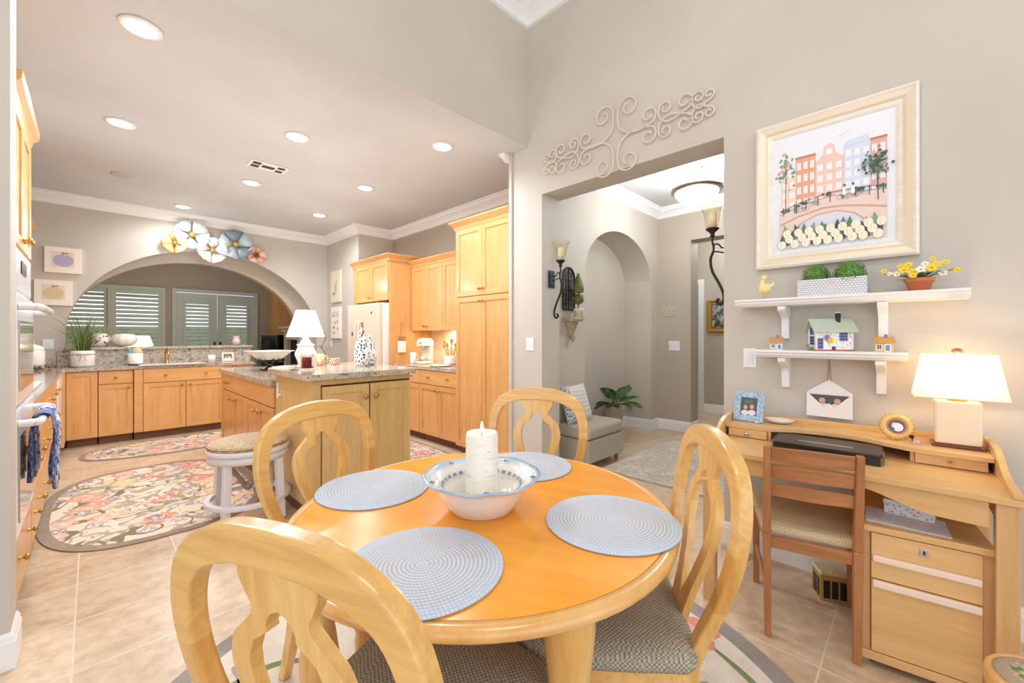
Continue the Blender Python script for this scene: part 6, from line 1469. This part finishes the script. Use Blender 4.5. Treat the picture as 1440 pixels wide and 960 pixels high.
t = thing('stereo_cabinet', 'tall black cabinet standing beside the family room mantel', 'cabinet', (3.40, 12.1, 0), -70); MB().box(-.3, .3, -.2, .2, 0, 1.32).build('body', BLACK, t, bevel=.01); MB().box(-.27, .27, -.215, -.201, .05, 1.27).build('door', mat('smoked glass', (34, 32, 34), .1), t, bevel=.003)

# ------------------------------------------------------------------ island things
t = thing('pedestal_bowl', 'white square bowl on an ornate black iron pedestal on the lower island counter', 'bowl', (1.36, 5.05, .926), 20)
b = MB(); ro = [(.09, .115), (.17, .2), (.195, .205), (.195, .212), (.165, .208), (.085, .125), (.001, .125)]
vs = []; n = 32
for r, z in [(.001, .115)]+ro:
    vs += [(x, y, z) for x, y in oval(0, 0, r, r, n, 6)]
b.add(vs, [(i*n+j, i*n+(j+1) % n, (i+1)*n+(j+1) % n, (i+1)*n+j) for i in range(7) for j in range(n)]); b.build('bowl', WHITE, t)
b = MB(); b.lathe([(.085, 0), (.09, .01), (.06, .02), (.025, .04), (.02, .07), (.04, .09), (.09, .105), (.001, .112)], seg=24)
for k in range(10):
    a = 2*PI*k/10; c0, s0 = math.cos(a), math.sin(a); b.tube([(c0*(.12+.022*math.cos(2*PI*i/10)), s0*(.12+.022*math.cos(2*PI*i/10)), .105+.022*math.sin(2*PI*i/10)) for i in range(10)], .004, 6, closed=True)
b.build('pedestal', BLACK, t)
t = thing('island_lamp', 'white ceramic table lamp with white cone shade on the island bar', 'lamp', (1.26, 3.67, 1.037))
MB().lathe([(.001, 0), (.07, 0), (.075, .012), (.055, .022), (.06, .04), (.085, .10), (.085, .12), (.062, .17), (.06, .175), (.07, .18), (.07, .19), (.045, .2), (.03, .225), (.02, .235), (.028, .245), (.001, .25)], seg=12, cap=False).build('base', WHITE, t)
LS = mat('glowing white shade', (252, 250, 246), .8, emit=(255, 246, 232), es=1.1)
MB().lathe([(.145, .255), (.072, .475)], seg=40, cap=False).build('lamp_shade', LS, t, solid=.003); MB().cyl((0, 0, 0), .004, .25, .49, 8).build('finial', BRASS, t); lamp('POINT', 'island_bulb', (1.26, 3.67, 1.40), 5, (255, 240, 220), .04)
t = thing('jar_candle', 'dark red candle in a clear glass jar on the island bar', 'candle', (1.165, 3.36, 1.037))
MB().lathe([(.001, .001), (.046, .001), (.048, .01), (.048, .12), (.045, .12), (.044, .012), (.001, .01)], seg=28, cap=False).build('jar', GLASS, t); MB().lathe([(.001, .014), (.043, .014), (.043, .1), (.001, .1)], seg=28, cap=False).build('wax', mat('wine red wax', (112, 22, 26), .3), t)
b = MB(); vs = [(.0488*math.cos(a), .0488*math.sin(a), z) for a in [-1.25+.9*i/10 for i in range(11)] for z in (.03, .1)]; b.add(vs, [(2*i, 2*i+1, 2*i+3, 2*i+2) for i in range(10)]); b.build('label', mat('pale blue label', (206, 214, 224), .5), t)
# hen and rooster
def hen(label, loc, rz, s, comb, spots_, zs=1):
    t = thing('ceramic_hen', label, 'figurine', loc, rz, None); t.scale = (1, 1, zs)
    b = MB(); b.lathe([(.001, 0), (.07*s, 0), (.085*s, .02*s), (.105*s, .08*s), (.1*s, .14*s), (.075*s, .19*s), (.05*s, .225*s), (.038*s, .25*s), (.035*s, .275*s), (.02*s, .295*s), (.001, .3*s)], seg=32, cap=False, sx=1.0, sy=.8)
    b.tube(smooth_line([(.05*s, 0, .12*s), (.11*s, 0, .17*s), (.14*s, 0, .23*s)], 5), [.06*s, .06*s, .058*s, .056*s, .05*s, .045*s, .04*s, .034*s, .028*s, .02*s, .01*s], 12)
    b.build('body', spots_, t)
    if comb:
        b = MB(); 
        for x, z, r in ((-.03, .3, .013), (-.012, .315, .017), (.006, .312, .015), (.02, .3, .012)): b.ball((x*s, 0, z*s), r*s, 0, 10, 1, .5, 1.5)
        b.ball((-.035*s, 0, .25*s), .014*s, 0, 10, .8, .6, 1.6); b.build('comb', mat('comb red', (176, 52, 40), .3, coat=.3), t)
        MB().tube([(-.03*s, 0, .28*s), (-.06*s, 0, .272*s)], [.01*s, .002*s], 8).build('beak', mat('ochre beak', (206, 150, 70), .4), t)
    else:
        MB().tube([(-.03*s, 0, .275*s), (-.055*s, 0, .265*s)], [.009*s, .002*s], 8).build('beak', mat('ochre beak', (206, 150, 70), .4), t)
    return t
m, nt, bs = newmat('white glaze with black spots'); v = coords(nt); vo = N(nt, 'ShaderNodeTexVoronoi'); vo.inputs['Scale'].default_value = 48; nt.links.new(v, vo.inputs['Vector']); n = noise(nt, v, 60, 2); d = math_(nt, 'ADD', vo.outputs['Distance'], math_(nt, 'MULTIPLY', math_(nt, 'SUBTRACT', n.outputs['Fac'], .5), .3)); sp = N(nt, 'ShaderNodeSeparateXYZ'); nt.links.new(v, sp.inputs[0])
on = math_(nt, 'MULTIPLY', math_(nt, 'LESS_THAN', d, .36), math_(nt, 'LESS_THAN', sp.outputs[2], .22)); nt.links.new(mix(nt, on, (240, 242, 246), (40, 46, 56)), bs.inputs['Base Color']); bs.inputs['Roughness'].default_value = .2
r1 = hen('spotted white ceramic rooster with red comb on the island bar', (1.655, 3.46, 1.037), 75, .8, True, m, 1.42)
r2 = hen('plain-headed spotted white ceramic hen behind the rooster on the island bar', (1.775, 3.56, 1.037), 55, .78, False, m, 1.15)
t = thing('plaid_box', 'small red and white plaid box on the island bar', 'box', (1.55, 3.78, 1.037), 20)
m, nt, bs = newmat('red plaid'); v = coords(nt, (70, 70, 70)); ck = N(nt, 'ShaderNodeTexChecker'); ck.inputs['Scale'].default_value = 1; ck.inputs['Color1'].default_value = lin((176, 60, 50)); ck.inputs['Color2'].default_value = lin((238, 228, 214)); nt.links.new(v, ck.inputs['Vector']); nt.links.new(ck.outputs['Color'], bs.inputs['Base Color'])
MB().box(-.036, .036, -.03, .03, 0, .06).build('body', m, t, bevel=.003)
t = thing('orange_mug', 'cream mug with orange pattern on the island bar behind the lamp', 'mug', (1.42, 3.80, 1.037))
b = MB(); b.lathe([(.001, .001), (.036, .001), (.04, .03), (.042, .1), (.038, .1), (.035, .02), (.001, .01)], seg=24, cap=False); b.tube(smooth_line([(.038, 0, .08), (.07, 0, .075), (.068, 0, .035), (.038, 0, .03)], 5), .006, 8)
m, nt, bs = newmat('peach mug glaze'); v = coords(nt); n = noise(nt, v, 26, 2); nt.links.new(ramp(nt, n.outputs['Fac'], [(.42, (236, 220, 204)), (.5, (226, 140, 96)), (.6, (230, 176, 90))]), bs.inputs['Base Color']); bs.inputs['Roughness'].default_value = .3
b.build('body', m, t)
t = thing('tablet_stand', 'thin curved metal stand behind the mug on the island bar', 'stand', (1.47, 3.92, 1.037), -40)
b = MB(); b.tube(smooth_line([(-.07, -.05, .004), (-.06, 0, .1), (-.04, .02, .16), (.04, .02, .16), (.06, 0, .1), (.07, -.05, .004)], 6), .005, 8); b.tube(smooth_line([(0, .02, .16), (.03, .05, .24), (0, .04, .31), (-.06, 0, .33)], 6), .006, 8); b.tube(smooth_line([(0, .02, .16), (.03, .07, .08), (.02, .08, .004)], 6), .005, 8); b.build('frame', mat('dull pewter', (120, 114, 106), .4, .7), t)
for i, (x, y, a, z, lb) in enumerate(((1.115, 3.77, 25, 0, 'white papers lying left of the island lamp, on top of the bar'), )):
    tag(MB().box(-.05, .05, -.07, .07, 0, .004).build('paper_stack', mat('paper white', (238, 238, 240), .7), bevel=.001), lb, 'papers', loc=(x, y, 1.037+z), rz=a)
t = thing('reading_glasses', 'dark folded reading glasses near the red jar candle', 'glasses', (1.09, 3.40, 1.037), 40)
b = MB(); 
for x in (-.03, .03): b.tube([(x+.024*math.cos(2*PI*i/16), .018*math.sin(2*PI*i/16), .004) for i in range(16)], .002, 6, closed=True)
b.bar((-.055, .0, .006), (.04, .03, .006), .003, .003); b.build('frame', BLACK, t)

# ------------------------------------------------------------------ coffee counter things
t = thing('hanging_utensil_pocket', 'white wall pocket with scissors hanging on the fridge side panel', 'wall pocket', (2.98, 5.068, 1.16), 0)
b = MB(); b.box(-.055, .055, -.05, -.002, -.09, .07); b.build('pocket', WHITE, t, bevel=.01, seg=3)
b = MB(); b.tube([(-.005, -.02, .07), (-.002, -.01, .3)], .004, 6); b.ball((-.002, -.01, .3), .009, 0, 8); b.build('hanging_bar', mat('tarnished brass', (170, 130, 80), .4, .7), t)
b = MB()
for x in (-.028, .03): b.tube([(x+.022*math.cos(2*PI*i/16), -.03, .10+.026*math.sin(2*PI*i/16)) for i in range(16)], .007, 8, closed=True)
b.build('scissor_handles', mat('rosewood handle', (170, 104, 80), .4), t)
t = thing('white_mug', 'plain white mug on the coffee counter below the hanging pocket', 'mug', (3.06, 4.88, .926))
b = MB(); b.lathe([(.001, 0), (.042, 0), (.045, .01), (.045, .15), (.04, .15), (.038, .015), (.001, .01)], seg=24, cap=False); b.tube(smooth_line([(.043, 0, .12), (.08, 0, .11), (.078, 0, .05), (.043, 0, .04)], 5), .007, 8); b.build('body', WHITE, t)
t = thing('coffee_machine', 'white rounded coffee machine under the lit wall cabinets', 'coffee machine', (3.12, 4.68, .926), -80); t.scale = (.62, .62, .92)
BG = mat('ivory machine', (232, 226, 210), .3, coat=.3)
b = MB(); b.box(-.12, .12, -.16, .12, 0, .045); b.box(-.12, .12, .02, .12, .0455, .26); b.build('body', BG, t, bevel=.015, seg=3)
b = MB(); b.prism([(x, z) for x, z in [(-.12, .261)]+[(-.12*math.cos(PI*i/16), .30+.075*math.sin(PI*i/16)) for i in range(17)]+[(.12, .261)]], 'y', -.14, .12); hd = b.build('hood', BG, t, bevel=.012, seg=3)
b = MB(); b.lathe([(.03, .2), (.035, .24), (.03, .26)], (0, -.07, 0), 16); b.tube([(0, -.09, .22), (0, -.2, .21)], .012, 8); b.build('portafilter', STEEL, t)
MB().lathe([(.016, 0), (.016, .008)], (0, -.141, .3), 14, rot=Matrix.Rotation(PI/2, 4, 'X')).build('dial', STEEL, hd); MB().box(-.09, .09, -.15, .01, .0455, .055).build('drip_tray', STEEL, t, bevel=.002)
t = thing('white_cup', 'small white espresso cup on the coffee machine tray', 'cup', (3.075, 4.675, .978)); MB().lathe([(.001, 0), (.02, 0), (.028, .05), (.024, .05), (.001, .008)], seg=20, cap=False).build('body', WHITE, t)
t = thing('cream_canister', 'tall cream patterned canister right of the coffee machine', 'canister', (3.36, 4.47, .926)); MB().lathe([(.001, 0), (.07, 0), (.072, .19), (.07, .2), (.001, .205)], seg=28, cap=False).build('body', paint('cream embossed', (232, 220, 190), .8, 40, .4), t); MB().lathe([(.072, .206), (.07, .23), (.02, .24), (.015, .26), (.001, .265)], seg=28, cap=False).build('lid', CREAM, t)
t = thing('utensil_jar', 'white jar full of wooden utensils beside the pantry', 'jar', (3.22, 4.26, .926)); MB().lathe([(.001, 0), (.075, 0), (.085, .03), (.08, .1), (.075, .12), (.07, .12), (.07, .03), (.001, .02)], seg=28, cap=False).build('body', WHITE, t)
random.seed(8)
b = MB()
for i in range(9):
    a = 2*PI*i/9; p0 = (.02*math.cos(a), .02*math.sin(a), .03); p1 = (.085*math.cos(a), .085*math.sin(a), .24+random.uniform(0, .07)); b.tube([p0, p1], .005, 6); b.ball(p1, .02, 0, 8, 1, .5, 1.4)
b.build('utensils', mat('spoon wood', (206, 160, 100), .6), t)
tag(MB().lathe([(.001, 0), (.12, .0), (.15, .012), (.12, .008), (.001, .006)], seg=32, cap=False).build('tray', WHITE), 'white oval tray in front of the utensil jar', 'tray', loc=(3.01, 4.20, .926))
# under-cabinet light
lamp('AREA', 'under_cabinet_light', (3.36, 4.45, 1.36), 3.5, (255, 228, 176), .35)

# ------------------------------------------------------------------ sky and light
w = bpy.data.worlds.new('sky'); sc.world = w; w.use_nodes = True
bg = w.node_tree.nodes['Background']; bg.inputs['Color'].default_value = lin((236, 242, 255)); bg.inputs['Strength'].default_value = 1.35
# unseen point lamp without a fixture, high over the dining area near the camera
lamp('POINT', 'dining_fill', (.6, .2, 3.3), 30, (255, 244, 230), .35)
sc.view_settings.view_transform = 'Standard'; sc.view_settings.look = 'None'; sc.view_settings.gamma = 1; sc.view_settings.use_curve_mapping = False
sc.view_settings.exposure = .52
sc.cycles.use_denoising = True; sc.cycles.max_bounces = 8; sc.cycles.diffuse_bounces = 5
